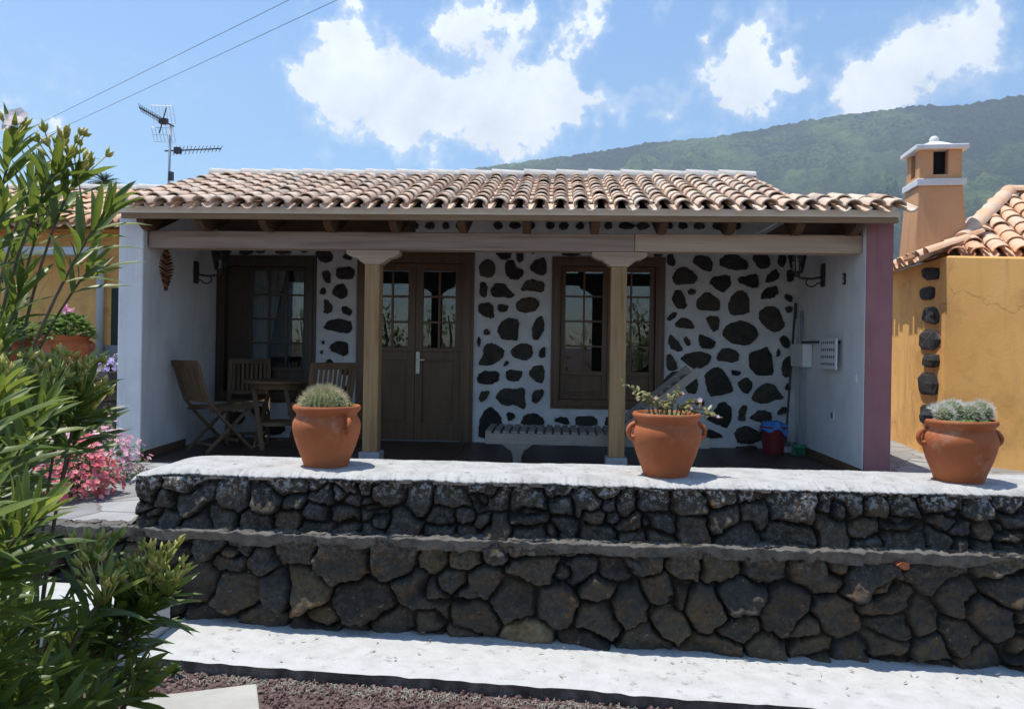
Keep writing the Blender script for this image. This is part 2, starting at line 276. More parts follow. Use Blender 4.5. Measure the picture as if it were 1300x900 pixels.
# ------------------------------------------------------------------ mesh helpers
class MB:
    def __init__(s): s.v = []; s.f = []; s.r = []; s.m = []
    def add(s, vs, fs, rnd=None, mi=0):
        o = len(s.v); s.v += [tuple(p) for p in vs]
        if rnd is None: rnd = random.random()
        for f in fs: s.f.append([i + o for i in f]); s.r.append(rnd); s.m.append(mi)
    def box(s, x0, x1, y0, y1, z0, z1, rnd=None, mi=0):
        s.add([(x0, y0, z0), (x1, y0, z0), (x1, y1, z0), (x0, y1, z0), (x0, y0, z1), (x1, y0, z1), (x1, y1, z1), (x0, y1, z1)],
              [(0, 3, 2, 1), (4, 5, 6, 7), (0, 1, 5, 4), (1, 2, 6, 5), (2, 3, 7, 6), (3, 0, 4, 7)], rnd, mi)
    def bar(s, p, q, w_, h_, upv=(0, 0, 1), rnd=None, mi=0):
        p, q = Vector(p), Vector(q); d = (q - p).normalized(); sd_ = d.cross(Vector(upv))
        if sd_.length < 1e-4: sd_ = d.cross(Vector((1, 0, 0)))
        sd_.normalize(); u = sd_.cross(d); a = sd_ * w_ / 2; b_ = u * h_ / 2
        vs = [c + i * a + j * b_ for c in (p, q) for i, j in ((-1, -1), (1, -1), (1, 1), (-1, 1))]
        s.add(vs, [(0, 1, 2, 3), (7, 6, 5, 4), (0, 4, 5, 1), (1, 5, 6, 2), (2, 6, 7, 3), (3, 7, 4, 0)], rnd, mi)
    def tube(s, pts, rad, n_=8, rnd=None, mi=0, cap=True):
        pts = [Vector(p) for p in pts]; k = len(pts)
        if not hasattr(rad, '__len__'): rad = [rad] * k
        vs = []; ref = None
        for i, p in enumerate(pts):
            d = (pts[min(i + 1, k - 1)] - pts[max(i - 1, 0)]).normalized()
            if ref is None: ref = Vector((0, 0, 1)) if abs(d.z) < .9 else Vector((1, 0, 0))
            a = (ref - d * ref.dot(d))
            if a.length < 1e-5: a = d.orthogonal()
            a.normalize(); b_ = d.cross(a); ref = a
            for j in range(n_):
                th = 2 * math.pi * j / n_; vs.append(p + (a * math.cos(th) + b_ * math.sin(th)) * rad[i])
        fs = [(i * n_ + j, i * n_ + (j + 1) % n_, (i + 1) * n_ + (j + 1) % n_, (i + 1) * n_ + j) for i in range(k - 1) for j in range(n_)]
        if cap: fs += [tuple(reversed(range(n_))), tuple(range((k - 1) * n_, k * n_))]
        s.add(vs, fs, rnd, mi)
    def lathe(s, prof, c=(0, 0, 0), n_=32, rnd=None, mi=0, closed=False):
        vs = []; c = Vector(c)
        for r_, z_ in prof:
            for j in range(n_):
                th = 2 * math.pi * j / n_; vs.append(c + Vector((r_ * math.cos(th), r_ * math.sin(th), z_)))
        fs = [(i * n_ + j, i * n_ + (j + 1) % n_, (i + 1) * n_ + (j + 1) % n_, (i + 1) * n_ + j) for i in range(len(prof) - 1) for j in range(n_)]
        if closed: fs += [tuple(reversed(range(n_))), tuple(range((len(prof) - 1) * n_, len(prof) * n_))]
        s.add(vs, fs, rnd, mi)
    def prism(s, poly, z0, z1, rnd=None, mi=0):
        "poly in plan, counter clockwise; z1 may be a list of tops"
        k = len(poly); tops = z1 if hasattr(z1, '__len__') else [z1] * k
        vs = [(p[0], p[1], z0) for p in poly] + [(p[0], p[1], t_) for p, t_ in zip(poly, tops)]
        s.add(vs, [tuple(reversed(range(k))), tuple(range(k, 2 * k))] + [(i, (i + 1) % k, k + (i + 1) % k, k + i) for i in range(k)], rnd, mi)
    def extr(s, poly3, d, rnd=None, mi=0):
        "planar polygon of 3d points extruded along d"
        k = len(poly3); d = Vector(d); p3 = [Vector(p) for p in poly3]
        s.add(p3 + [p + d for p in p3], [tuple(range(k)), tuple(reversed(range(k, 2 * k)))] + [((i + 1) % k, i, k + i, k + (i + 1) % k) for i in range(k)], rnd, mi)
    def ball(s, c, r_, n_=10, m_=6, sq=1, rnd=None, mi=0):
        s.lathe([(max(1e-4, r_ * math.sin(math.pi * i / m_)), -r_ * sq * math.cos(math.pi * i / m_)) for i in range(m_ + 1)], c, n_, rnd, mi)
    def build(s, name, mats, parent=None, smooth=False, bevel=0, local=False, recalc=True):
        me = bpy.data.meshes.new(name); me.from_pydata(s.v, [], s.f)
        if not isinstance(mats, (list, tuple)): mats = [mats]
        for q in mats: me.materials.append(q)
        me.polygons.foreach_set('material_index', s.m)
        if recalc:
            bm = bmesh.new(); bm.from_mesh(me); bmesh.ops.recalc_face_normals(bm, faces=bm.faces); bm.to_mesh(me); bm.free()
        at_ = me.attributes.new('rnd', 'FLOAT', 'FACE'); at_.data.foreach_set('value', s.r)
        if smooth:
            me.polygons.foreach_set('use_smooth', [True] * len(me.polygons))
            if smooth != 'all': me.set_sharp_from_angle(angle=R(40))
        o = bpy.data.objects.new(name, me); COL.objects.link(o)
        if parent is not None: attach(o, parent, local)
        if bevel:
            bv = o.modifiers.new('edge', 'BEVEL'); bv.width = bevel; bv.segments = 2; bv.limit_method = 'ANGLE'
        return o
def attach(o, parent, local=False):
    o.parent = parent
    if not local:
        mw = Matrix.Identity(4); q = parent
        while q is not None:
            mw = (q.matrix_parent_inverse @ Matrix.LocRotScale(q.location, q.rotation_euler, q.scale) @ mw) if q.parent is not None else (Matrix.LocRotScale(q.location, q.rotation_euler, q.scale) @ mw)
            q = q.parent
        o.matrix_parent_inverse = mw.inverted()
def tag(o, label=None, cat=None, group=None, kind=None):
    if label: o['label'] = label
    if cat: o['category'] = cat
    if group: o['group'] = group
    if kind: o['kind'] = kind
    return o
def thing(name, loc, label, cat, rz=0, group=None):
    o = bpy.data.objects.new(name, None); COL.objects.link(o); o.location = loc; o.rotation_euler = (0, 0, rz); o.empty_display_size = .1
    return tag(o, label, cat, group)
def dup(root, loc, rz, label, scale=None):
    def cp(o, par):
        c = o.copy(); COL.objects.link(c)
        if par is not None: c.parent = par
        for ch in o.children: cp(ch, c)
        return c
    r_ = cp(root, None); r_.location = loc; r_.rotation_euler = (0, 0, rz); r_['label'] = label
    if scale: r_.scale = scale
    return r_
# numpy value noise
def _h(ix, iy, s): 
    q = (ix * 374761393 + iy * 668265263 + s * 974634777) & 0xffffffff
    q = ((q ^ (q >> 13)) * 1274126177) & 0xffffffff
    return ((q ^ (q >> 16)) & 0xffff) / 65535.0
def vn(x, y, s=0):
    ix = np.floor(x).astype(np.int64); iy = np.floor(y).astype(np.int64); fx = x - ix; fy = y - iy
    fx = fx * fx * (3 - 2 * fx); fy = fy * fy * (3 - 2 * fy)
    a = _h(ix, iy, s); b_ = _h(ix + 1, iy, s); c = _h(ix, iy + 1, s); d = _h(ix + 1, iy + 1, s)
    return (a * (1 - fx) + b_ * fx) * (1 - fy) + (c * (1 - fx) + d * fx) * fy
def fbm(x, y, o=5, s=0, g=.5):
    t_ = 0; am = 1; nn = 0
    for i in range(o): t_ = t_ + am * vn(x, y, s + i * 17); nn += am; am *= g; x = x * 2.03 + 11.3; y = y * 2.03 + 5.7
    return t_ / nn
def grid_mesh(name, P, mats, parent=None, attrs=None, smooth=True):
    "P: (ny, nx, 3) array of points"
    ny, nx = P.shape[:2]; idx = np.arange(ny * nx).reshape(ny, nx)
    fs = np.stack([idx[:-1, :-1], idx[:-1, 1:], idx[1:, 1:], idx[1:, :-1]], -1).reshape(-1, 4)
    me = bpy.data.meshes.new(name); me.from_pydata(P.reshape(-1, 3).tolist(), [], fs.tolist())
    me.materials.append(mats)
    if smooth: me.polygons.foreach_set('use_smooth', [True] * len(me.polygons))
    if attrs is not None:
        a = me.attributes.new('stone', 'FLOAT_COLOR', 'POINT')
        c = np.ones((ny * nx, 4), np.float32); c[:, :3] = attrs.reshape(-1, 3); a.data.foreach_set('color', c.ravel())
    o = bpy.data.objects.new(name, me); COL.objects.link(o)
    if parent is not None: attach(o, parent)
    return o

# ------------------------------------------------------------------ ground, hills, haze
b_ = MB(); b_.add([(-2900, -2900, -.68), (2900, -2900, -.68), (2900, 2900, -.68), (-2900, 2900, -.68)], [(0, 1, 2, 3)])
tag(b_.build('ground', M['ground']), kind='structure')

def make_mountain():
    az = np.linspace(R(-14), R(52), 560); rr = np.concatenate([np.linspace(420, 1500, 110), np.linspace(1515, 2420, 190), np.linspace(2430, 2800, 30)])
    px = np.array([300, 480, 590, 700, 760, 820, 850, 900, 960, 1010, 1060, 1110, 1150, 1220, 1300, 1420, 1600, 2200])
    py = np.array([262, 240, 217, 201, 193, 182, 180, 176, 166, 156, 148, 143, 137, 128, 121, 112, 108, 150])
    A_, E_ = [], []
    for x, y in zip(px, py):
        d = ray(x, y); A_.append(math.atan2(d.x, d.y)); E_.append(d.z / math.hypot(d.x, d.y))
    el = np.interp(az, A_, E_); ridge_r = 2350.0
    AZ, RR = np.meshgrid(az, rr); X = RR * np.sin(AZ); Y = RR * np.cos(AZ); EL = np.interp(AZ, A_, E_)
    H = EL * ridge_r
    # valleys and spurs running down towards the viewer
    s = np.clip((RR - 420) / (ridge_r - 420), 0, 1)
    warp = fbm(X / 420, Y / 420, 3, 3) * 1.6
    fold = np.abs(fbm(AZ * 9.0 + warp, RR / 1900 + warp * .3, 4, 9) - .5) * 2
    prof = s ** 1.25
    Z = H * prof * (1 - .80 * (1 - s) ** .8 * (np.cos(np.pi / 2 * np.clip(fold * 1.4, 0, 1)) ** 2)) 
    Z += (fbm(X / 210, Y / 210, 4, 21) - .5) * 230 * (.06 + .94 * s) * np.clip(s * 4, 0, 1) * np.clip((1 - s) * 5 + .25, 0, 1)
    tree = fbm(X / 10, Y / 10, 2, 31); Z += tree * 15 * np.clip(s * 6, 0, 1)
    back = RR > ridge_r; Z = np.where(back, Z - (RR - ridge_r) * .35, Z)
    # nothing nearer may look over the measured crest line
    lim = EYE + RR * EL * (1 - .0) + 18 * tree - 10
    Z = np.minimum(Z, lim); Z = np.maximum(Z - 12 * np.clip(1 - s * 6, 0, 1), -1.2)
    P = np.stack([X, Y, Z], -1); broad = fbm(X / 210, Y / 210, 4, 21); spur_shading = np.clip(.5 + (broad - .5) * 2.2 + (np.clip(fold * 1.6, 0, 1) - .5) * .6, 0, 1)  # slope shading painted in: lighter spurs, darker gullies with denser growth
    m = bpy.data.materials.new('forested_hillside'); m.use_nodes = True
    n = m.node_tree.nodes; l = m.node_tree.links; b = n['Principled BSDF']; b.inputs['Roughness'].default_value = .95; b.inputs['Specular IOR Level'].default_value = .1
    t = n.new('ShaderNodeTexCoord')
    def no(sc, de): q = n.new('ShaderNodeTexNoise'); q.inputs['Scale'].default_value = sc; q.inputs['Detail'].default_value = de; q.inputs['Roughness'].default_value = .68; l.new(t.outputs['Object'], q.inputs['Vector']); return q.outputs['Fac']
    r1 = n.new('ShaderNodeValToRGB'); e = r1.color_ramp.elements; e[0].position = .42; e[1].position = .62; e[0].color = (.004, .012, .008, 1); e[1].color = (.085, .135, .042, 1); l.new(no(.10, 10), r1.inputs[0])
    r2 = n.new('ShaderNodeMapRange'); r2.inputs['From Min'].default_value = .48; r2.inputs['From Max'].default_value = .62; l.new(no(.006, 6), r2.inputs['Value'])
    mi = n.new('ShaderNodeMix'); mi.data_type = 'RGBA'; mi.inputs[7].default_value = (.15, .20, .05, 1); mf = n.new('ShaderNodeMath'); mf.operation = 'MULTIPLY'; mf.inputs[1].default_value = .55; l.new(r2.outputs[0], mf.inputs[0]); l.new(mf.outputs[0], mi.inputs[0]); l.new(r1.outputs[0], mi.inputs[6])
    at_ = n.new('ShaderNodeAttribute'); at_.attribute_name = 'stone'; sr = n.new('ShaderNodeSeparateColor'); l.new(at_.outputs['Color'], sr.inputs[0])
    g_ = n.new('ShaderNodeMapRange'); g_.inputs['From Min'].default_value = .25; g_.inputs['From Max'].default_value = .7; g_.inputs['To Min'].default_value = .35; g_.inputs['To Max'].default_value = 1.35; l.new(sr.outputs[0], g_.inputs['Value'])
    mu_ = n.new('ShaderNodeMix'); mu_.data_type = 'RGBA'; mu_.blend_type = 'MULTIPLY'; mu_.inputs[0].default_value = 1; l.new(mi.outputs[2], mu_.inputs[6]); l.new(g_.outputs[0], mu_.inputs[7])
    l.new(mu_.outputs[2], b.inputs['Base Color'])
    bu = n.new('ShaderNodeBump'); bu.inputs['Strength'].default_value = 1; bu.inputs['Distance'].default_value = 14; l.new(no(.11, 5), bu.inputs['Height']); l.new(bu.outputs[0], b.inputs['Normal'])
    tag(grid_mesh('mountain', P, m, attrs=np.stack([spur_shading, spur_shading, spur_shading], -1)), kind='structure')
make_mountain()

b_ = MB(); b_.box(-3000, 3000, -3000, 3000, -2.2, 1000)
hz = b_.build('haze', []); hm = bpy.data.materials.new('haze_air'); hm.use_nodes = True; hn = hm.node_tree.nodes; hn.remove(hn['Principled BSDF'])
pv = hn.new('ShaderNodeVolumePrincipled'); pv.inputs['Color'].default_value = (.74, .87, 1, 1); pv.inputs['Density'].default_value = .00024; pv.inputs['Anisotropy'].default_value = .2
hm.node_tree.links.new(pv.outputs[0], hn['Material Output'].inputs['Volume']); hz.data.materials.append(hm); tag(hz, kind='stuff')

# patio (level 0) and the terrace of the left neighbour
b_ = MB(); b_.prism([(-9, 4.50), (-2.2, 4.50), (-2.2, 4.75), (7, 4.75), (7, 16), (-9, 16)], -.03, 0); b_.prism([(-9, 4.72), (7, 4.72), (7, 15.9), (-9, 15.9)], -.72, -.031)
tag(b_.build('patio', M['flag']), kind='structure')

# ------------------------------------------------------------------ dry stone walls
def stone_face(origin, U, Nn, W_, H_, rows, wmin, wmax, res, seed, bulge=.05, off=.02, batter=0, tan=None, splash=0, topfade=.0, lump=.02):
    rng = np.random.RandomState(seed)
    sx, sy, tone = [], [], []
    hs = rng.uniform(.75, 1.25, rows); hs = hs / hs.sum() * H_; z = 0
    for k in range(rows):
        x = -rng.uniform(0, wmax)
        while x < W_ + wmax:
            ww = rng.uniform(wmin, wmax)
            if rng.rand() < .38:    # two small ones above each other
                sx += [x + ww * .35, x + ww * .3]; sy += [z + hs[k] * .24, z + hs[k] * .8]; tone += list(rng.rand(2)); x += ww * .6
            else:
                sx.append(x + ww / 2 + rng.uniform(-.1, .1) * ww); sy.append(z + hs[k] * rng.uniform(.3, .7)); tone.append(rng.rand()); x += ww
        z += hs[k]
    nb_ = len(sx); ns = int(nb_ * .30); sx += list(rng.uniform(0, W_, ns)); sy += list(rng.uniform(0, H_, ns)); tone += list(rng.rand(ns))
    wgt = np.concatenate([rng.uniform(.85, 1.12, nb_), rng.uniform(1.15, 1.5, ns)])
    sx = np.array(sx); sy = np.array(sy); tone = np.array(tone) * .82
    if tan is not None:
        i = np.argmin((sx - tan[0]) ** 2 + (sy - tan[1]) ** 2); tone[i] = 1.0
    nx = int(W_ / res) + 1; ny = int(H_ / res) + 1
    u, v = np.meshgrid(np.linspace(0, W_, nx), np.linspace(0, H_, ny))
    wu = u + (fbm(u * 7, v * 7, 5, seed, .6) - .5) * .095; wv = v + (fbm(u * 7, v * 7, 5, seed + 5, .6) - .5) * .095
    asp = rng.uniform(.85, 1.15, len(sx)); rot = rng.uniform(-.5, .5, len(sx))
    D = np.empty((len(sx), ny, nx), np.float32)
    for i in range(len(sx)):
        dx = (wu - sx[i]) * .85; dy = wv - sy[i]
        c, s_ = math.cos(rot[i]), math.sin(rot[i])
        a = (c * dx + s_ * dy) * asp[i]; b2 = (-s_ * dx + c * dy) / asp[i]
        D[i] = (np.abs(a) ** 2.3 + np.abs(b2) ** 2.3) * wgt[i] ** 2.3
    D = D ** (1 / 2.3)
    idx = np.argpartition(D, 1, axis=0)[:2]; d0 = np.take_along_axis(D, idx[:1], 0)[0]; d1 = np.take_along_axis(D, idx[1:2], 0)[0]
    first = np.where(d0 <= d1, idx[0], idx[1]); f1 = np.minimum(d0, d1); f2 = np.maximum(d0, d1)
    e = np.clip((f2 - f1) / .06, 0, 1)
    offs = rng.uniform(-off, off, len(sx)); tu = rng.uniform(-.28, .28, len(sx)); tv = rng.uniform(-.52, .12, len(sx))
    h = bulge * (1 - (1 - np.clip(e, 0, 1)) ** 2.6) + (offs[first] + tu[first] * (u - sx[first]) + tv[first] * (v - sy[first])) * np.clip(e * 3, 0, 1)
    rough = fbm(u * 16, v * 16, 5, seed + 40, .55) - .5; facet = np.abs(fbm(u * 6 + first * 3.1, v * 6 + first * 1.7, 2, seed + 60) - .5)
    h = h + lump * 1.5 * rough * np.clip(e * 3, .25, 1) + lump * 1.6 * (facet - .2) * np.clip(e * 2, 0, 1)
    h -= .034 * (1 - np.clip(e * 3.0, 0, 1)); h -= bulge * .55; h += (np.abs(fbm(u * 38, v * 38, 3, seed + 80) - .5) - .12) * .022 * np.clip(e * 3, .2, 1)
    h -= batter * (v / H_)
    o3 = np.array(origin); U = np.array(U); Nn = np.array(Nn)
    P = o3 + u[..., None] * U + v[..., None] * np.array((0, 0, 1.)) + h[..., None] * Nn
    at_ = np.stack([tone[first] + .0 * u, np.clip(e * 2.2, 0, 1), splash * np.clip((v / H_ - .62) / .33, 0, 1) ** 1.5 + .16 * splash], -1)
    return P, at_

WX0, WX1 = -2.46, 4.6          # upper wall from the path to beyond the picture
UY, UB, UZ = 4.52, 5.05, .325  # its face, its back, its top
LX0 = -3.5
uw = thing('stone_wall', (WX0, UY, 0), 'low dark lava stone wall with pale coping carrying the three clay pots', 'wall')
P, a = stone_face((WX0, UY - .012, -.02), (1, 0, 0), (0, -1, 0), WX1 - WX0, UZ + .005, 2, .12, .34, .0068, 3, bulge=.050, off=.016, splash=.8, lump=.026)
grid_mesh('stone_facing', P, M['rubble'], uw, a)
P, a = stone_face((WX0 - .01, UB, -.02), (0, -1, 0), (-1, 0, 0), UB - UY, UZ, 2, .14, .26, .012, 5, bulge=.04, off=.015, splash=.8)
grid_mesh('stone_facing', P, M['rubble'], uw, a)
b_ = MB(); b_.box(WX0 + .11, WX1, UY + .11, UB, -.05, UZ - .02); b_.build('wall_core', M['ledge'], uw)
# coping: rough plaster bed with a worn, uneven front edge
nx, ny = 1100, 44
xs = np.linspace(WX0 - .03, WX1, nx); fe = UY - .05 + (fbm(xs * 5, xs * 0, 6, 71) - .5) * .085 + (fbm(xs * 40, xs * 0, 4, 73, .7) - .5) * .075
t_ = np.linspace(0, 1, ny)[:, None]
Yc = fe[None, :] + np.maximum(0, t_ - .14) / .86 * (UB + .01 - fe[None, :]); Xc = np.repeat(xs[None, :], ny, 0)
drop = np.clip((.14 - t_) / .14, 0, 1)
left = np.clip((xs[None, :] - xs[0]) / .30, 0, 1)
Zc = UZ + .030 - drop * (.004 + .03 * np.clip(fbm(xs[None, :] * 15, t_ * 3, 5, 75) - .40, 0, 1)) + (fbm(Xc * 4, Yc * 4, 6, 77, .6) - .5) * .018 - .034 * np.clip(1 - (Yc - fe[None, :]) / .12, 0, 1) ** 2
Zc = Zc - (1 - np.sqrt(1 - (1 - left) ** 2 + 1e-6)) * .06
Yc = Yc + drop * .028
grid_mesh('coping', np.stack([Xc, Yc, Zc], -1), M['cap'], uw)
b_ = MB(); b_.box(WX0 + .04, WX1, UY + .01, UB + .004, UZ - .03, UZ - .006); b_.build('coping_bed', M['cap'], uw)

def slabz(x): return -.567 - .0235 * x
SN = Vector((.0235, 0, 1)).normalized(); SP0 = Vector((0, 4.3, -.567))
lw = thing('retaining_wall', (LX0, 4.38, -.6), 'lower retaining wall of large dark lava boulders above the white slab', 'wall')
LH = .72
base_y = 4.42
P, a = stone_face((LX0, base_y, -.70), (1, 0, 0), (0, -1, 0), WX1 - LX0, LH, 3, .16, .50, .0075, 12, bulge=.060, off=.032, batter=-.0, tan=(PY(690, 785, 4.33).x - LX0, .22), lump=.042, splash=.16)
v_ = (P[..., 2] + .70) / LH
P[..., 1] += .03 * v_ + .05 * (1 - v_)
xl = np.clip((-1.6 - P[..., 0]) / 1.2, 0, 1.5); P[..., 1] += .07 * xl     # the wall bends back at its left end
grid_mesh('boulder_facing', P, M['rubble'], lw, a)
b_ = MB(); b_.prism([(LX0, 4.66), (-1.6, 4.56), (WX1, 4.56), (WX1, 4.70), (LX0, 4.70)], -.75, -.03); b_.build('wall_core', M['ledge'], lw)
# mortar ledge between the walls
nx, ny = 1000, 22
xs = np.linspace(LX0, WX1, nx); t_ = np.linspace(0, 1, ny)[:, None]
bend = .07 * np.clip((-1.6 - xs) / 1.2, 0, 1.5)
fe = 4.385 + bend + (fbm(xs * 6, xs * 0, 5, 91) - .5) * .07 + (vn(xs * 34, xs * 0, 93) - .5) * .02
Xc = np.repeat(xs[None, :], ny, 0); Yc = fe[None, :] + np.maximum(0, t_ - .45) / .55 * (4.62 - fe[None, :]); drop = np.clip((.45 - t_) / .45, 0, 1)
Zc = .012 - drop * (.040 + .05 * fbm(xs[None, :] * 9, t_ * 2, 4, 95)) + (fbm(Xc * 18, Yc * 18, 5, 97, .65) - .5) * .045 * (1 - .5 * drop)
Yc = Yc + drop * .03 + (fbm(Xc * 22, Zc * 40, 4, 99, .65) - .5) * .045 * drop
grid_mesh('mortar_ledge', np.stack([Xc, Yc, Zc], -1), M['ledge'], lw)
sh = PL(1147, 719, (0, 4.385, 0), Vector((0, -1, 0)))
b_ = MB(); b_.extr([sh + Vector(q) for q in ((-.035, 0, .005), (-.01, 0, .022), (.03, 0, .02), (.032, 0, -.012), (.005, 0, -.02))], (0, .05, 0)); b_.build('tile_shard', M['terracotta'], lw)

# white concrete slab at the foot of the wall, the step beside it and the stepping stone
def onslab(px, py, dz=0): return PL(px, py, SP0 + Vector((0, 0, dz)), SN)
back = [onslab(228, 786), onslab(500, 801), onslab(800, 822), onslab(1300, 857)]
fl = [onslab(172, 834), onslab(400, 853.5), onslab(700, 876), onslab(1000, 897.5)]
d = (fl[3] - fl[0]).normalized(); ext = fl[3] + d * 2.6
db = (back[3] - back[0]).normalized(); bext = back[3] + db * 1.6
nx, ny = 260, 34
fr_ = [fl[0] + (ext - fl[0]) * t for t in np.linspace(0, 1, nx)]; bk_ = [back[0] + (bext - back[0]) * t + Vector((0, .20, 0)) for t in np.linspace(0, 1, nx)]
P = np.zeros((ny, nx, 3))
for i in range(nx):
    f_, b2 = np.array(fr_[i]), np.array(bk_[i])
    f_ = f_ + np.array((0, (vn(np.array([i * .35]), np.array([0.]), 3)[0] - .5) * .02 + (vn(np.array([i * .05]), np.array([0.]), 4)[0] - .5) * .03, 0))
    for j in range(ny):
        if j < 3: P[j, i] = f_ + np.array((0, .012 - .003 * j, -.10 + .049 * j))
        else: P[j, i] = f_ + (b2 - f_) * (j - 3) / (ny - 4)
P[3:, :, 2] += (fbm(P[3:, :, 0] * 5, P[3:, :, 1] * 5, 4, 55) - .5) * .005
sl = grid_mesh('concrete_slab', P, M['concrete']); sl.data.materials.append(M['slabside'])
sl.data.polygons.foreach_set('material_index', [1] * (3 * (nx - 1)) + [0] * ((ny - 4) * (nx - 1))); sl.data.set_sharp_from_angle(angle=R(40))
tag(sl, 'long white concrete kerb slab along the foot of the boulder wall', 'concrete slab')
b_ = MB()
st = PZ(68, 716, -.29); en = PZ(213, 735, -.29)
b_.prism([(-3.6, 3.86), (-2.16, 3.94), (-2.16, 4.34), (-3.6, 4.40)], -.72, -.29)
o = b_.build('garden_step', M['concrete'], bevel=.015); tag(o, 'single white concrete step beside the oleander at the left end of the wall', 'step')
b_ = MB(); q = [PZ(150, 902, -.575), PZ(300, 962, -.575), PZ(332, 914, -.575), PZ(326, 866, -.575), PZ(196, 884, -.575)]
b_.prism([(p.x, p.y) for p in q], -.70, [slabz(p.x) - .045 for p in q]); spoly = [(p.x, p.y) for p in q]; tag(b_.build('stepping_stone', M['slabstone'], bevel=.008), 'flat beige stepping stone sunk in the red gravel by the oleander', 'stepping stone')

# ------------------------------------------------------------------ clay tile roofs
def tile_roof(mb, e0, U, V, ncol, cw, rl, nrow, keep=None, rnd_tilt=.03, rad=None, seed=1, chan=True):
    """cover and channel tiles; e0 = left end of the eave, U along the eave, V up the slope"""
    rng = random.Random(seed); U = Vector(U).normalized(); V = Vector(V).normalized(); Nn = U.cross(V).normalized(); e0 = Vector(e0)
    r0 = rad or cw * .40; th = .014; seg = 7
    for c in range(ncol):
        for k in range(nrow):
            for kind in ((0, 1) if chan else (0,)):
                cu = (c + .5 + (0.5 if kind else 0)) * cw; pv_ = k * rl
                ctr = e0 + U * cu + V * (pv_ + rl / 2)
                if keep and not keep(ctr): continue
                jv = rng.uniform(-.022, .022); tu_ = rng.uniform(-rnd_tilt, rnd_tilt) * 1.6; jn = rng.uniform(-.006, .007)
                lng = rl * 1.22
                vs = []
                for end in (0, 1):
                    ra = r0 * (1.05 if (end == 0) ^ bool(kind) else .80)
                    lift = (.018 if end == 0 else .002) if not kind else (.016 if end == 0 else -.002)
                    base = e0 + U * (cu + tu_ * (end - .5) * lng) + V * (pv_ + jv - ((.085 if kind else .05) if k == 0 else .03) * (1 - end) + end * lng) + Nn * (lift + jn - (.026 if kind and k == 0 and end == 0 else 0))
                    for inner in (0, 1):
                        rr_ = ra - th * inner
                        for s_ in range(seg):
                            a_ = math.pi * s_ / (seg - 1)
                            if kind: vs.append(base + U * (-math.cos(a_) * rr_) + Nn * (r0 * .62 - math.sin(a_) * (r0 * .62 if not inner else r0 * .62 - th)))
                            else: vs.append(base + U * (-math.cos(a_) * rr_) + Nn * (r0 * .36 + math.sin(a_) * rr_ * .76))
                fs = []
                for s_ in range(seg - 1):
                    fs.append((s_, s_ + 1, 2 * seg + s_ + 1, 2 * seg + s_))
                    fs.append((seg + s_ + 1, seg + s_, 3 * seg + s_, 3 * seg + s_ + 1))
                    fs.append((s_ + 1, s_, seg + s_, seg + s_ + 1))
                    fs.append((2 * seg + s_, 2 * seg + s_ + 1, 3 * seg + s_ + 1, 3 * seg + s_))
                fs += [(0, 2 * seg, 3 * seg, seg), (seg - 1, 2 * seg - 1, 4 * seg - 1, 3 * seg - 1)]
                mb.add(vs, fs, min(1, max(0, rng.gauss(.58, .19))))
def ridge_tiles(mb, p, q, r_, n_, seed=1):
    rng = random.Random(seed); p, q = Vector(p), Vector(q); d = (q - p).normalized(); s_ = d.cross(Vector((0, 0, 1))).normalized(); u_ = s_.cross(d); seg = 9
    for i in range(n_):
        a0 = p + (q - p) * ((i - .06) / n_); a1 = p + (q - p) * ((i + 1.05) / n_); vs = []
        for c, ra, lf in ((a0, r_ * 1.06, .012), (a1, r_ * .9, 0)):
            for k in range(seg):
                th = math.pi * k / (seg - 1); vs.append(c + s_ * math.cos(th) * ra + u_ * (math.sin(th) * ra * .85 + lf + rng.uniform(0, .004)))
        mb.add(vs, [(k, k + 1, seg + k + 1, seg + k) for k in range(seg - 1)] + [tuple(range(seg)), tuple(range(seg, 2 * seg))], min(1, max(0, rng.gauss(.7, .2))))

# ------------------------------------------------------------------ the house
FY, BY = 6.98, 8.95                       # front of the side walls, wall with the door
XL0, XL1, XR0, XR1 = -4.02, -3.79, 2.648, 2.866
house = thing('house', (-.6, FY, 0), 'low white stone house with tiled porch roof, wooden posts and double door', 'house')
def wtop(y): return 2.20 + .33 * (y - 6.85)
b_ = MB(); pl = [(XL0, FY), (XL1, FY), (-3.99, BY + .3), (-4.25, BY + .3)]
b_.prism(pl, -.02, [wtop(p[1]) for p in pl]); b_.build('side_wall', M['white'], house, bevel=.012)
b_ = MB(); b_.prism([(XR0, FY + .004), (XR1 - .004, FY + .004), (XR1 - .004, BY + .3), (XR0, BY + .3)], -.02, [wtop(FY), wtop(FY), wtop(BY) , wtop(BY)])
b_.build('side_wall', M['white'], house, bevel=.006)
b_ = MB(); b_.box(XR0 + .005, XR1 + .002, FY - .012, FY + .0035, -.02, wtop(FY)); b_.box(XR1 - .0035, XR1 + .012, FY - .006, BY, -.02, wtop(FY))
b_.build('wall_end', M['pink'], house)['label'] = 'pink painted end and outer face of the right side wall'
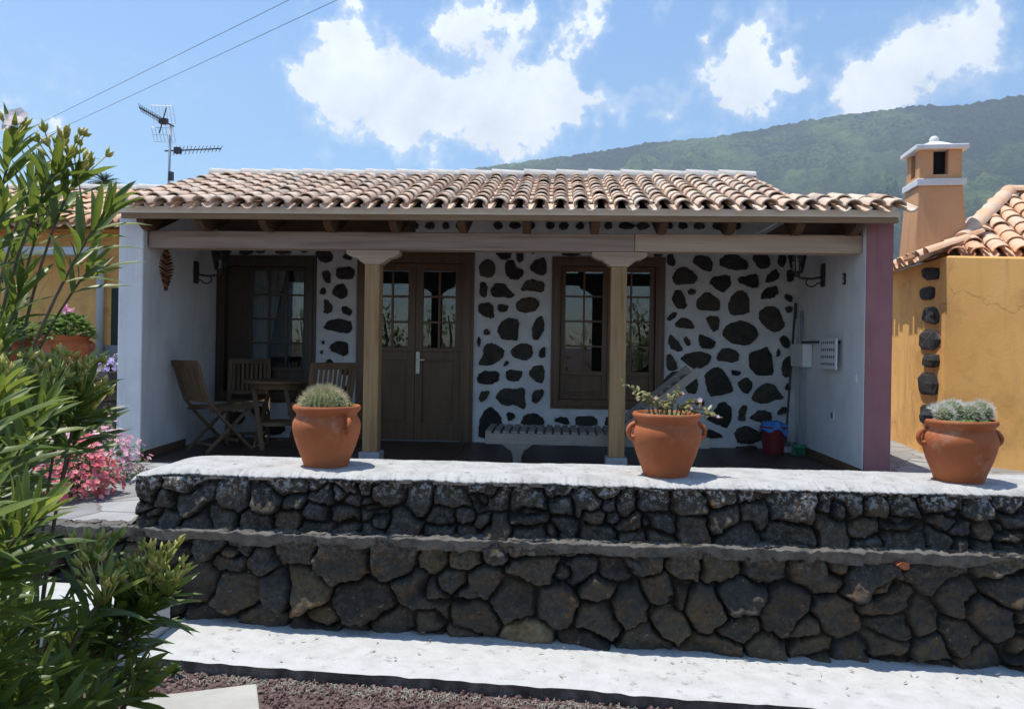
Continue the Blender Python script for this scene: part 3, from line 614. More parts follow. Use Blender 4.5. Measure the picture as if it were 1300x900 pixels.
# wall with the openings, dark stones set in white mortar
def px2(px, py): p = PY(px, py, BY); return p.x, p.z
op = {}
for k, (x0, y0, x1, y1) in dict(winL=(273, 325, 401, 510), door=(453, 320, 601, 560), winM=(700, 327, 843, 519)).items():
    a0 = px2(x0, (y0 + y1) / 2)[0]; a1 = px2(x1, (y0 + y1) / 2)[0]; c = (x0 + x1) / 2
    op[k] = [a0, a1, px2(c, y1)[1], px2(c, y0)[1]]
op['door'][2] = 0.0
b_ = MB(); T = .28; ztop = 2.86
xs_ = sorted({-4.1, 2.66} | {v for o_ in op.values() for v in o_[:2]})
for x0, x1 in zip(xs_, xs_[1:]):
    cx = (x0 + x1) / 2; o_ = next((o_ for o_ in op.values() if o_[0] < cx < o_[1]), None)
    if o_ is None: b_.box(x0, x1, BY, BY + T, -.02, ztop, mi=0)
    else:
        if o_[2] > .05: b_.box(x0, x1, BY, BY + T, -.02, o_[2], mi=0)
        b_.box(x0, x1, BY, BY + T, o_[3], ztop, mi=0)
S = []
def reg(ox, oy, sc, polys): 
    for p in polys: S.append([(ox + x / sc, oy + y / sc) for x, y in p])
reg(590, 310, 6.425, [
 [(120,150),(190,122),(225,135),(255,215),(220,275),(118,265)],[(245,50),(385,50),(380,110),(310,135),(270,100)],
 [(325,140),(400,130),(420,190),(495,220),(450,285),(400,295),(335,265)],[(415,50),(480,50),(480,130),(440,158),(420,110)],
 [(525,185),(570,130),(665,105),(668,265),(540,225)],[(515,50),(640,50),(545,85)],[(120,310),(165,310),(188,345),(180,440),(122,430)],
 [(215,360),(245,320),(330,320),(370,380),(410,410),(385,442),(320,430),(215,430)],[(452,365),(510,295),(555,288),(655,315),(650,385),(615,395),(540,378),(470,388)],
 [(415,485),(470,435),(550,430),(605,460),(612,500),(570,548),(490,562),(425,545)],[(110,475),(230,482),(240,600),(205,605),(115,570)],
 [(268,490),(330,487),(360,520),(340,555),(270,555)],[(262,700),(300,625),(370,598),(425,610),(445,640),(438,795),(380,780),(300,780)],
 [(150,710),(180,688),(210,710),(200,740),(165,748)],[(100,780),(118,748),(135,790),(118,850)],[(550,690),(575,615),(630,572),(655,690),(600,780),(550,772)]])
reg(590, 440, 6.425, [
 [(105,145),(150,60),(165,-20),(220,-30),(325,15),(320,80),(240,145),(190,155)],[(370,50),(400,5),(480,-30),(550,-10),(558,70),(500,118),(400,90)],
 [(600,90),(615,15),(660,-5),(660,95)],[(310,150),(345,110),(365,125),(350,150),(320,162)],[(97,240),(160,195),(280,200),(280,285),(190,315),(110,300)],
 [(330,205),(370,188),(468,195),(465,240),(430,290),(335,275)],[(520,210),(570,155),(650,152),(645,300),(590,290),(540,250)],[(112,420),(130,360),(215,360),(180,420),(130,458)],
 [(248,420),(280,355),(350,335),(400,350),(460,332),(490,350),(495,500),(470,510),(400,470),(350,490),(300,470)],[(548,420),(560,355),(645,345),(635,410),(590,465),(548,455)],
 [(110,720),(115,620),(160,520),(200,485),(260,520),(305,590),(300,690),(240,715),(140,750)],[(340,540),(370,532),(412,555),(400,590),(350,610)],
 [(450,640),(480,560),(540,540),(610,555),(650,595),(645,640)],[(220,760),(255,740),(260,800),(230,785)],[(722,610),(745,580),(800,570),(850,590),(860,640)]])
reg(620, 280, 2.647, [[(290,690),(295,655),(365,658),(370,690)],[(390,690),(395,655),(440,655),(470,665),(480,690)],[(520,690),(530,660),(570,665),(580,690)],
 [(60,730),(100,715),(180,725),(170,760),(90,765)],[(210,735),(300,715),(320,750),(220,770)],[(380,740),(420,715),(460,745),(420,770)],[(500,735),(550,715),(590,755),(520,765)]])
reg(835, 310, 6.427, [
 [(75,100),(100,68),(130,90),(148,160),(130,182),(75,165)],[(275,155),(325,80),(455,125),(445,230),(370,210)],[(500,130),(550,90),(630,80),(720,130),(738,180),(710,215),(620,212),(515,185)],
 [(770,110),(800,70),(880,70),(930,150),(890,200),(830,205),(795,160)],[(978,100),(1000,85),(1045,95),(1045,160),(1015,195),(980,160)],[(1080,90),(1110,85),(1110,150),(1085,130)],
 [(120,260),(160,200),(215,182),(280,215),(328,280),(300,325),(150,332),(122,300)],[(410,315),(460,262),(595,252),(595,350),(540,395),(490,375)],[(652,275),(740,255),(820,237),(820,360),(750,355),(655,310)],
 [(865,320),(900,240),(960,200),(998,240),(980,295)],[(1050,300),(1050,215),(1105,200),(1105,290),(1080,312)],[(112,440),(140,375),(180,370),(220,430),(240,500),(225,532),(150,525)],
 [(240,385),(265,362),(318,380),(300,412),(250,410)],[(308,535),(320,455),(390,390),(430,400),(515,470),(505,548)],[(565,500),(620,400),(680,370),(730,400),(745,440),(740,530),(755,550),(690,575),(590,580)],
 [(837,425),(880,355),(970,335),(985,405),(930,445),(845,452)],[(1030,430),(1045,405),(1100,425),(1095,472),(1060,470)],[(1035,520),(1070,505),(1100,515),(1090,560),(1055,568)],
 [(78,600),(110,565),(155,552),(160,580),(130,610),(85,630)],[(130,660),(170,610),(220,597),(280,635),(300,690),(200,688)],[(388,600),(430,585),(490,590),(508,640),(495,690),(455,722),(420,670)],
 [(825,560),(870,515),(930,500),(985,530),(1010,590),(1040,650),(1020,690),(950,728),(880,680),(825,620)],[(515,735),(560,660),(640,625),(720,625),(810,690),(822,740),(780,800),(720,830),(600,810)],
 [(90,840),(90,750),(105,735),(165,790),(212,860),(170,880)],[(205,770),(235,745),(270,800),(262,832),(230,820)],[(335,810),(335,745),(355,730),(470,790),(465,840),(430,858),(350,845)],
 [(992,770),(1020,742),(1065,760),(1085,810),(1050,862),(1005,820)]])
reg(835, 440, 6.427, [
 [(75,190),(75,60),(110,65),(140,110),(162,160),(150,190),(105,198)],[(175,100),(230,60),(300,40),(400,50),(438,80),(420,130),(320,195),(240,145)],[(470,115),(510,20),(570,5),(670,50),(660,105),(630,135)],
 [(735,60),(860,10),(890,0),(925,60),(950,190),(930,238),(800,232),(750,180)],[(965,60),(985,8),(1000,40),(995,80),(970,80)],[(1005,160),(1030,95),(1085,72),(1098,150),(1085,235),(1050,252),(1015,230)],
 [(375,235),(440,180),(500,162),(560,220),(600,300),(615,370),(500,400),(420,405),(395,300)],[(595,195),(630,185),(685,210),(660,238),(610,232)],[(652,300),(690,258),(735,252),(780,310),(735,390),(680,365)],
 [(760,410),(800,350),(860,300),(950,300),(990,370),(1030,410),(1025,430),(940,440),(880,468),(780,450)],[(1035,320),(1055,297),(1085,320),(1080,360),(1045,352)],
 [(395,575),(470,510),(500,460),(540,450),(595,485),(608,560),(575,668),(500,640),(405,600)],[(650,600),(660,530),(690,475),(740,482),(715,550),(710,605)],[(745,580),(800,525),(870,512),(930,540),(925,655),(850,620),(770,595)],
 [(970,545),(1000,500),(1055,490),(1050,540),(985,555)],[(620,720),(650,660),(740,645),(800,680),(875,695),(850,760),(760,800),(650,785)],[(620,835),(650,808),(820,810),(800,845)],[(870,840),(880,815),(930,815),(925,850)],
 [(20,310),(110,210),(170,200),(190,240),(100,330)],[(195,215),(240,195),(300,240),(330,290),(320,380),(240,385)],[(290,470),(340,435),(385,450),(380,480)],[(170,520),(210,455),(245,480),(200,525)],[(390,690),(430,665),(520,720),(540,740),(400,745)]])
reg(390, 310, 5.3, [
 [(50,60),(90,32),(140,30),(180,80),(165,120),(100,128)],[(235,90),(262,45),(315,75),(300,105),(260,108)],[(192,170),(215,155),(318,155),(315,230),(240,240),(198,225)],[(97,185),(150,180),(160,230),(150,272),(110,240)],
 [(88,300),(120,290),(132,325),(110,345),(88,335)],[(165,330),(190,280),(240,262),(270,300),(270,350),(230,370),(180,350)],[(108,375),(140,375),(178,425),(155,468),(110,465),(118,430)],[(228,425),(265,415),(308,450),(290,485),(240,465)],
 [(100,560),(150,510),(220,500),(300,520),(300,590),(260,600),(140,580)],[(150,690),(190,650),(275,655),(280,740),(240,755),(165,720)],[(100,650),(118,650),(118,672),(102,672)],[(88,720),(110,712),(100,745)],
 [(100,835),(145,765),(178,790),(150,840)],[(230,840),(270,790),(292,820),(290,880),(240,885)],[(90,960),(160,930),(190,1010),(120,1040)],[(220,980),(290,930),(310,1010),(250,1060)],[(100,1110),(180,1070),(220,1150),(130,1190)],[(240,1130),(300,1100),(310,1180),(260,1210)]])
def ell(cx, cy, w_, h_): S.append([(cx + w_ / 2 * math.cos(a) * random.uniform(.85, 1.1), cy + h_ / 2 * math.sin(a) * random.uniform(.85, 1.1)) for a in [i * math.pi / 3.5 for i in range(7)]])
for q in [(286,320,18,8),(313,320,20,8),(331,319,14,8),(360,320,22,8),(386,319,10,6),(500,318.5,20,5),(530,318.5,24,5),(562,318.5,20,5),(690,321,0.1,.1),(725,323,26,6),(835,324,14,6),
          (330,522,24,14),(378,524,26,16),(350,545,28,14),(300,530,24,18),(300,552,20,10),(385,552,20,12)]:
    if q[2] > 1: ell(*q)
for zx, ww in [(25,40),(100,44),(315,55),(405,70),(500,40),(600,55),(675,62),(765,50),(850,50),(920,52),(1020,95),(1110,80),(1255,45),(1330,60),(-60,60),(-150,50),(1420,70),(1520,60),(1620,60)]:
    ell(560 + zx / 4.333, 287, ww / 4.333, 10.5)
for k, poly in enumerate(S):
    p2 = [px2(*p) for p in poly]
    if sum((p2[i][0] - p2[i - 1][0]) * (p2[i][1] + p2[i - 1][1]) for i in range(len(p2))) > 0: p2 = p2[::-1]
    for it in range(2):
        q = []
        for i in range(len(p2)):
            a0, a1 = p2[i], p2[(i + 1) % len(p2)]; q += [(a0[0] * .8 + a1[0] * .2, a0[1] * .8 + a1[1] * .2), (a0[0] * .2 + a1[0] * .8, a0[1] * .2 + a1[1] * .8)]
        p2 = q
    c = (sum(p[0] for p in p2) / len(p2), sum(p[1] for p in p2) / len(p2)); rg = random.Random(k); kk = len(p2)
    vs = []; jit = [(rg.uniform(-.007, .007), rg.uniform(-.007, .007)) for _ in p2]
    tx, tz = rg.uniform(-.06, .06), rg.uniform(-.06, .06)
    for s_, dy in ((1.02, .004), (1.0, -.012), (.88, -.028), (.52, -.036)):
        for p, j in zip(p2, jit):
            X_, Z_ = c[0] + (p[0] - c[0]) * s_ + j[0] * s_, c[1] + (p[1] - c[1]) * s_ + j[1] * s_
            vs.append((X_, BY + dy + ((X_ - c[0]) * tx + (Z_ - c[1]) * tz + rg.uniform(-.008, .006) if dy < 0 else 0), Z_))
    vs.append((c[0], BY - .037 + rg.uniform(-.006, .006), c[1]))
    fs = [(r_ * kk + i, r_ * kk + (i + 1) % kk, (r_ + 1) * kk + (i + 1) % kk, (r_ + 1) * kk + i) for r_ in range(3) for i in range(kk)] + [(3 * kk + i, 3 * kk + (i + 1) % kk, 4 * kk) for i in range(kk)]
    b_.add(vs, fs, rg.random(), 1)
b_.build('stone_wall_front', [M['mortar'], M['stoneA']], house)
# rooms behind the glass
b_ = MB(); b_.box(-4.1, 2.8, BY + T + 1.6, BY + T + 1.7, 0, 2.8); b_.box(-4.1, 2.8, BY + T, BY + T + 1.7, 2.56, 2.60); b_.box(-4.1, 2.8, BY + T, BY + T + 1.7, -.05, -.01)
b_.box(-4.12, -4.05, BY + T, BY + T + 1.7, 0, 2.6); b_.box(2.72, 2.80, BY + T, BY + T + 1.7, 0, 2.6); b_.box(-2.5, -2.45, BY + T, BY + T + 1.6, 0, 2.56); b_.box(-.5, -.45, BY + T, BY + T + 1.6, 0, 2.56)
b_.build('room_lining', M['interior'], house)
# joinery
def frame(mb, x0, x1, z0, z1, y0, y1, w_, bottom=True):
    mb.box(x0, x0 + w_, y0, y1, z0, z1); mb.box(x1 - w_, x1, y0, y1, z0, z1); mb.box(x0 + w_, x1 - w_, y0 + .001, y1, z1 - w_, z1)
    if bottom: mb.box(x0 + w_, x1 - w_, y0 + .001, y1, z0, z0 + w_)
def glazed(mb, pane, x0, x1, z0, z1, y, st, rail, cols, rows, mw=.022):
    "a leaf with stiles, rails, glazing bars; pane gets the glass"
    mb.box(x0, x0 + st, y, y + .045, z0, z1); mb.box(x1 - st, x1, y, y + .045, z0, z1)
    mb.box(x0 + st, x1 - st, y + .001, y + .044, z1 - st, z1); mb.box(x0 + st, x1 - st, y + .001, y + .044, z0, z0 + rail)
    gx0, gx1, gz0, gz1 = x0 + st, x1 - st, z0 + rail, z1 - st
    for c in range(1, cols): x = gx0 + (gx1 - gx0) * c / cols; mb.box(x - mw / 2, x + mw / 2, y + .008, y + .038, gz0, gz1)
    for r_ in range(1, rows): z = gz0 + (gz1 - gz0) * r_ / rows; mb.box(gx0, gx1, y + .007, y + .037, z - mw / 2, z + mw / 2)
    pane.box(gx0 - .004, gx1 + .004, y + .021, y + .025, gz0 - .004, gz1 + .004)
def panel(mb, x0, x1, z0, z1, y):
    mb.box(x0, x1, y + .018, y + .03, z0, z1); mb.box(x0 + .03, x1 - .03, y + .006, y + .02, z0 + .03, z1 - .03)
# double door
x0, x1, z0, z1 = op['door']; win = b_ = MB()
b_.box(x0 - .001, x0 + .125, BY - .035, BY + .10, 0, z1 + .004); b_.box(x1 - .135, x1 + .001, BY - .035, BY + .10, 0, z1 + .004); b_.box(x0 + .125, x1 - .135, BY - .032, BY + .10, z1 - .125, z1 + .004)
b_.box(x0 + .03, x0 + .095, BY - .048, BY - .036, 0.0, z1 - .03); b_.box(x1 - .105, x1 - .03, BY - .048, BY - .036, 0.0, z1 - .03); b_.box(x0 + .095, x1 - .105, BY - .046, BY - .034, z1 - .095, z1 - .03)
door = b_.build('double_door', M['darkwood'], house, bevel=.004)
lx0, lx1 = x0 + .125, x1 - .135; mid = px2(526, 440)[0]; lt = z1 - .125
for k, (a0, a1) in enumerate(((lx0, mid - .002), (mid + .002, lx1))):
    b_ = MB(); p_ = MB(); zg = px2(526, 444)[1]
    glazed(b_, p_, a0, a1, zg - .02, lt - .004, BY + .045, .085, .045, 2, 3, .026)
    b_.box(a0, a0 + .085, BY + .046, BY + .089, .012, zg - .021); b_.box(a1 - .085, a1, BY + .046, BY + .089, .012, zg - .021)
    b_.box(a0 + .085, a1 - .085, BY + .047, BY + .088, .012, .21); b_.box(a0 + .085, a1 - .085, BY + .047, BY + .088, zg - .12, zg - .021)
    panel(b_, a0 + .085, a1 - .085, .21, zg - .12, BY + .05)
    b_.build('door_leaf', M['darkwood'], door, bevel=.003); p_.build('pane', M['glass'], door)
hp = Vector((mid + .035, BY + .045, px2(530, 460)[1])); b_ = MB(); b_.box(hp.x - .022, hp.x + .022, hp.y - .008, hp.y, hp.z - .13, hp.z + .12)
b_.tube([hp + Vector((0, -.008, .03)), hp + Vector((0, -.045, .03)), hp + Vector((.03, -.05, .03)), hp + Vector((.085, -.05, .028))], .009, 8); b_.lathe([(.0001, 0), (.011, 0), (.011, .004), (.0001, .004)], hp + Vector((0, -.009, -.07)), 10)
b_.build('door_handle', M['brass'], door, bevel=.002)
b_ = MB(); b_.box(lx0, lx1, BY - .02, BY + .1, 0.0, .011); b_.build('threshold', M['plinth'], door)
# middle window
x0, x1, z0, z1 = op['winM']; b_ = MB(); frame(b_, x0 - .002, x1 + .002, z0 - .002, z1 + .002, BY - .03, BY + .1, .10); frame(b_, x0 + .025, x1 - .025, z0 + .025, z1 - .025, BY - .046, BY - .031, .05)
win = b_.build('window', M['darkwood'], house, bevel=.004); win['label'] = 'window with small square panes behind the right post'
b_ = MB(); p_ = MB(); mid = (x0 + x1) / 2; i0, i1 = x0 + .10, x1 - .10; zb = px2(770, 474)[1]
for a0, a1 in ((i0 + .002, mid - .002), (mid + .002, i1 - .002)):
    glazed(b_, p_, a0, a1, zb - .03, z1 - .102, BY + .05, .055, .05, 2, 4, .022)
    b_.box(a0, a0 + .055, BY + .051, BY + .094, z0 + .1, zb - .031); b_.box(a1 - .055, a1, BY + .051, BY + .094, z0 + .1, zb - .031); b_.box(a0 + .055, a1 - .055, BY + .052, BY + .093, z0 + .1, z0 + .15); panel(b_, a0 + .055, a1 - .055, z0 + .15, zb - .031, BY + .055)
b_.build('sash', M['darkwood'], win, bevel=.003); p_.build('pane', M['glass'], win)
# left window, left leaf shuttered, curtain tied back in the glazed leaf
x0, x1, z0, z1 = op['winL']; b_ = MB(); frame(b_, x0 - .002, x1 + .002, z0 - .002, z1 + .002, BY - .03, BY + .1, .12); frame(b_, x0 + .03, x1 - .03, z0 + .03, z1 - .03, BY - .046, BY - .031, .055)
win = b_.build('window', M['darkwood_shaded'], house, bevel=.004); win['label'] = 'shaded window with a curtain behind its panes at the left end of the porch'
b_ = MB(); p_ = MB(); xm = px2(312, 420)[0]; zb = px2(345, 467)[1]
glazed(b_, p_, xm, x1 - .122, zb - .04, z1 - .122, BY + .05, .045, .05, 3, 4, .022)
panel(b_, xm + .03, x1 - .15, z0 + .15, zb - .05, BY + .055); b_.box(xm, x1 - .122, BY + .06, BY + .09, z0 + .12, zb - .041)
b_.box(x0 + .122, xm - .004, BY + .05, BY + .095, z0 + .122, z1 - .124)
for k in range(5): b_.box(x0 + .15, xm - .03, BY + .036, BY + .05, z0 + .16 + k * .28, z0 + .40 + k * .28)
b_.build('sash', M['darkwood_shaded'], win, bevel=.003); p_.build('pane', M['glass'], win)
def curtain(xa, xb, zt_, zb_, pull, y):
    nx, ny = 50, 30; P = np.zeros((ny, nx, 3))
    for j in range(ny):
        t2 = j / (ny - 1); wfac = 1 - pull * t2 ** .8
        for i in range(nx):
            s_ = i / (nx - 1); P[j, i] = (xa + (xb - xa) * s_ * wfac, y + .025 * math.sin(s_ * 34 + .6 * t2) * (1 - .3 * t2), zt_ + (zb_ - zt_) * t2)
    return P
grid_mesh('curtain', curtain(xm - .02, xm + .42, z1 - .1, zb - .1, .62, BY + .20), M['curtain'], win)
grid_mesh('curtain', curtain(x1 - .10, x1 - .36, z1 - .1, zb - .1, .55, BY + .20), M['curtain'], win)
# beam, posts, rafters, eaves
BZ0, BZ1, BF, BK = 1.958, 2.118, 7.05, 7.21
jx = PY(806, 305, BF).x
b_ = MB(); b_.box(XL1 + .012, jx - .0015, BF, BK, BZ0, BZ1); b_.build('beam', M['beam'], house, bevel=.008)
b_ = MB(); b_.box(jx + .0015, XR0 - .004, BF - .003, BK, BZ0 + .003, BZ1 + .003); b_.build('beam', M['beam2'], house, bevel=.008)
for px in (473, 784):
    cx = PY(px, 450, 7.12).x; b_ = MB(); b_.box(cx - .07, cx + .07, 7.06, 7.20, .125, BZ0 - .13); col = b_.build('post', M['column'], house, bevel=.008)
    b_ = MB(); pr = [(-.245, 0), (-.245, -.035), (-.19, -.065), (-.15, -.072), (-.115, -.10), (-.075, -.128), (.075, -.128), (.115, -.10), (.15, -.072), (.19, -.065), (.245, -.035), (.245, 0)]
    b_.extr([(cx + x, 7.062, BZ0 - .002 + z) for x, z in pr[::-1]], (0, .136, 0)); b_.build('capital', M['beam2'], col, bevel=.004)
    b_ = MB(); b_.box(cx - .095, cx + .095, 7.03, 7.23, 0, .125); b_.build('plinth', M['plinth'], col, bevel=.008)
EY = 6.78; PITCH = .335
def rz(y): return 2.285 + PITCH * (y - EY)      # upper side of the roof boards
gx = PY(1023, 262, EY).x; ex0 = PY(152, 262, EY).x; ex1 = PY(1143, 262, EY).x
RY = 8.70
for px in [190, 262, 341, 421, 503, 588, 669, 755, 840, 925, 1010, 1082]:
    cx = PY(px, 286, 7.0).x; b_ = MB(); ye = RY + .03 if cx < gx - .05 else EY + .52
    b_.extr([(cx - .035, EY + .05, rz(EY + .05) - .06), (cx - .035, ye, rz(ye) - .06), (cx - .035, ye, rz(ye) - .17), (cx - .035, 7.05, rz(7.05) - .265), (cx - .035, 6.93, rz(6.9) - .215), (cx - .035, EY + .05, rz(EY + .05) - .14)], (.07, 0, 0))
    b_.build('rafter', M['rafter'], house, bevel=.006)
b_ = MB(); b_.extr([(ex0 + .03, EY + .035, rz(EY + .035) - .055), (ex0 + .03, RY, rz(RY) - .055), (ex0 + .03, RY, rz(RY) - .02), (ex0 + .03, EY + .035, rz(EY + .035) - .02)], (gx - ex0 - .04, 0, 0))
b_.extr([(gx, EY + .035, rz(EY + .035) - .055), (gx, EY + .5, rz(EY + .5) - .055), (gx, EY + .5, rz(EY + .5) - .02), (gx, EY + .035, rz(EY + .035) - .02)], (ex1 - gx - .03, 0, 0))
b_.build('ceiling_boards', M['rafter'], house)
for xa, xb in ((-3.985, px2(528, 287)[0]), (px2(1000, 287)[0], 2.64)): b_ = MB(); b_.box(xa, xb, BY - .03, BY - .006, 2.33, 2.85); b_.build('gap_shade_board', M['rafter'], house)  # dark boards added to turn the gap above the beam black
b_ = MB(); b_.box(XR0 - .016, XR0 - .003, FY + .14, BY - .04, 2.125, 2.27); b_.build('gap_shade_board', M['rafter'], house)  # added dark board, stands in for shade on the side wall top
b_ = MB(); b_.extr([(gx - .05, FY + .1, 2.30), (gx - .05, BY + .25, 2.30), (gx - .05, BY + .25, rz(RY) - .16), (gx - .05, RY, rz(RY) - .065), (gx - .05, FY + .1, rz(FY + .1) - .065)], (.03, 0, 0)); b_.build('gable_wall', M['white'], house)
b_ = MB(); b_.box(gx + .01, XR0 - .02, EY + .54, BY - .04, 2.262, 2.276); b_.build('gap_shade_board', M['rafter'], house)  # added dark board, stands in for shade under the flat roof
b_ = MB(); b_.box(ex0, ex1, EY, EY + .03, rz(EY) - .050, rz(EY) + .010); b_.build('fascia', M['cream'], house, bevel=.004)
b_ = MB(); b_.box(ex0 + .01, ex1 - .01, EY + .004, EY + .045, rz(EY) - .098, rz(EY) - .052); b_.build('fascia_board', M['rafter_light'], house, bevel=.003)
# tiles: front slope, the low strip over the right wall, the back slope
b_ = MB(); sl_ = math.hypot(1, PITCH); V = Vector((0, 1, PITCH)).normalized(); cw = .1745
nc = int((gx - ex0) / cw); e0 = Vector((ex0 - .02, EY - .03, rz(EY) + .0)); slope_len = (RY - EY + .03) * sl_; nr = 9
tile_roof(b_, e0, (1, 0, 0), V, nc, cw, slope_len / nr, nr, seed=4)
tile_roof(b_, e0 + Vector((nc * cw, 0, 0)), (1, 0, 0), V, int(round((ex1 - ex0) / cw)) - nc, cw, .25, 2, seed=6)
tile_roof(b_, (gx + .02, RY + 1.95, rz(RY) - PITCH * 1.95), (-1, 0, 0), Vector((0, -1, PITCH)).normalized(), nc, cw, slope_len / nr, nr, seed=5)
roof = b_.build('roof', M['tile'], house, smooth=True, recalc=False)
b_ = MB(); ridge_tiles(b_, (ex0 - .01, RY, rz(RY) + .045), (gx + .02, RY, rz(RY) + .045), .085, 17, 3); b_.build('ridge', M['ridge_mortar'], roof, smooth=True)
b_ = MB(); b_.box(ex0 + .02, gx, RY - .10, RY + .10, rz(RY) - .06, rz(RY) + .055); b_.build('ridge_bed', M['ridge_mortar'], roof)
b_ = MB()   # gable edges and rear of the house
b_.extr([(ex0 + .0, EY + .04, rz(EY + .04) - .03), (ex0 + .0, RY, rz(RY) - .03), (ex0, RY, rz(RY) + .04), (ex0, EY + .04, rz(EY + .04) + .04)], (.03, 0, 0)); b_.build('verge_mortar', M['ridge_mortar'], roof); b_ = MB(); b_.extr([(gx - .02, EY + .04, rz(EY + .04) - .03), (gx - .02, RY, rz(RY) - .03), (gx - .02, RY, rz(RY) + .05), (gx - .02, EY + .04, rz(EY + .04) + .05)], (.03, 0, 0))
b_.build('verge_mortar', M['ridge_mortar'], roof)
b_ = MB(); b_.box(ex0 + .1, XR1 - .05, BY + T + 1.72, BY + T + 1.9, -.02, 2.35); b_.box(ex0 - .05, ex0 + .15, BY + .31, BY + T + 1.715, -.02, 2.55); b_.box(XR1 - .2, XR1 - .01, BY + .31, BY + T + 1.715, -.02, 2.45); b_.build('rear_wall', M['white'], house)
b_ = MB(); b_.box(gx, ex1 - .08, EY + .47, BY + .3, 2.28, 2.36); b_.build('flat_roof', M['ridge_mortar'], house)
b_ = MB()
for i in range(18):
    for j in range(6):
        xa = XL1 - .2 + i * .376; ya = FY - .02 + j * .334
        if xa > XR0: continue
        b_.box(max(xa, XL1 - .19), min(xa + .371, XR0), ya, min(ya + .329, BY), 0.001, .006)
b_.build('porch_floor', M['floor'], house)
b_ = MB(); b_.box(XR0 - .014, XR0 - .0005, FY + .0, BY, .006, .085); b_.build('skirting', M['skirt'], house); b_ = MB(); b_.extr([(XL1 + .001, FY, .006), (-3.988, BY, .006), (-3.988, BY, .085), (XL1 + .001, FY, .085)], (.013, 0, 0)); b_.build('skirting', M['skirt'], house)

# ------------------------------------------------------------------ wall lanterns, ornaments and fittings on the house
def lantern(sgn):
    "local: wall plane at x=0, lantern hangs out along +x*sgn"
    root = thing('wall_lantern', (0, 0, 0), 'x', 'lantern', group='black wrought iron lanterns on the porch side walls')
    b_ = MB(); s = sgn
    b_.extr([(0, -.035, -.10), (0, .035, -.10), (0, .045, 0), (0, .035, .09), (0, -.035, .09), (0, -.045, 0)], (.015 * s, 0, 0))
    b_.tube([(.012 * s, 0, -.02), (.10 * s, 0, -.035), (.19 * s, 0, -.03), (.22 * s, 0, -.01)], .009, 8)
    b_.tube([(.02 * s, 0, -.07)] + [((.10 + .045 * math.cos(a)) * s, 0, -.065 + .035 * math.sin(a)) for a in [math.pi + .2 + i * .45 for i in range(12)]], .006, 6)
    b_.tube([(.22 * s, 0, -.02), (.22 * s, 0, .02)], [.02, .035], 8)
    b_.build('bracket', M['iron'], root, local=True)
    b_ = MB(); c = .22 * s
    for k in range(6):
        a = k * math.pi / 3; a2 = a + math.pi / 3; ca, sa, cb, sb = math.cos(a), math.sin(a), math.cos(a2), math.sin(a2)
        b_.bar((c + .045 * ca, .045 * sa, .02), (c + .08 * ca, .08 * sa, .19), .008, .008)
        b_.bar((c + .08 * ca, .08 * sa, .19), (c + .08 * cb, .08 * sb, .19), .012, .012); b_.bar((c + .045 * ca, .045 * sa, .02), (c + .045 * cb, .045 * sb, .02), .012, .012)
    b_.lathe([(.095, .19), (.06, .275), (.035, .29), (.03, .31), (.012, .33), (.0001, .345)], (c, 0, 0), 6); b_.build('cage', M['iron'], root, local=True)
    b_ = MB(); b_.lathe([(.042, .025), (.075, .187)], (c, 0, 0), 6); b_.build('pane', M['glass'], root, local=True)
    b_ = MB(); b_.tube([(c, 0, .025), (c, 0, .10)], .014, 8); b_.build('candle_bulb', M['plastic_w'], root, local=True)
    return root
yl = 8.35
lx = XL1 - .2 * (yl - FY) / (BY + .3 - FY) * 1.0
l1 = lantern(1); l1.location = (-3.899, yl - .1, PY(240, 345, yl - .1).z); l1.scale = (1.25, 1.25, 1.25); l1['label'] = 'wall lantern beside the orange woven ornament, left end of the porch'
l2 = lantern(-1); yr = 8.05; l2.location = (XR0 - .001, yr, PY(1045, 349, yr).z); l2.scale = (1.2, 1.2, 1.2); l2['label'] = 'wall lantern above the white rack, right end of the porch'
# woven ornament on the left wall
py_ = 7.46; ox = XL1 - .2 * (py_ - FY) / (BY + .3 - FY); c = Vector((ox + .004, py_, PY(214, 343, py_).z))
orn = thing('wall_ornament', c, 'orange and brown almond-shaped woven ornament on the left porch wall', 'ornament'); b_ = MB(); b2 = MB()
for k in range(13):
    z = -.185 + .37 * k / 12; wd = .135 * max(.04, 1 - (abs(z) / .20) ** 1.6)
    for sg in (-1, 1): (b_ if k % 2 else b2).bar(c + Vector((.012, 0, z - .012)), c + Vector((.006, sg * wd, z + .022)), .010, .034, (1, 0, 0))
b_.bar(c + Vector((.016, 0, -.20)), c + Vector((.016, 0, .20)), .012, .012)
b_.build('woven_strips', M['wicker'], orn); b2.build('dark_strips', M['wicker_dark'], orn)
xr = XR0 - .001
# house number
cu = bpy.data.curves.new('house_number', 'FONT'); cu.body = '3'; cu.size = .155; cu.extrude = .008; cu.align_x = 'CENTER'; cu.align_y = 'CENTER'
to = bpy.data.objects.new('house_number', cu); COL.objects.link(to); bpy.context.view_layer.update()
me = bpy.data.meshes.new_from_object(to.evaluated_get(bpy.context.evaluated_depsgraph_get())); bpy.data.objects.remove(to)
me.materials.append(M['iron']); to = bpy.data.objects.new('house_number', me); COL.objects.link(to)
yn = 7.46; to.location = (xr - .009, yn, PY(1066, 355, yn).z); to.rotation_euler = (R(90), 0, R(-90)); tag(to, 'black metal house number 3 on the right porch wall', 'house number')
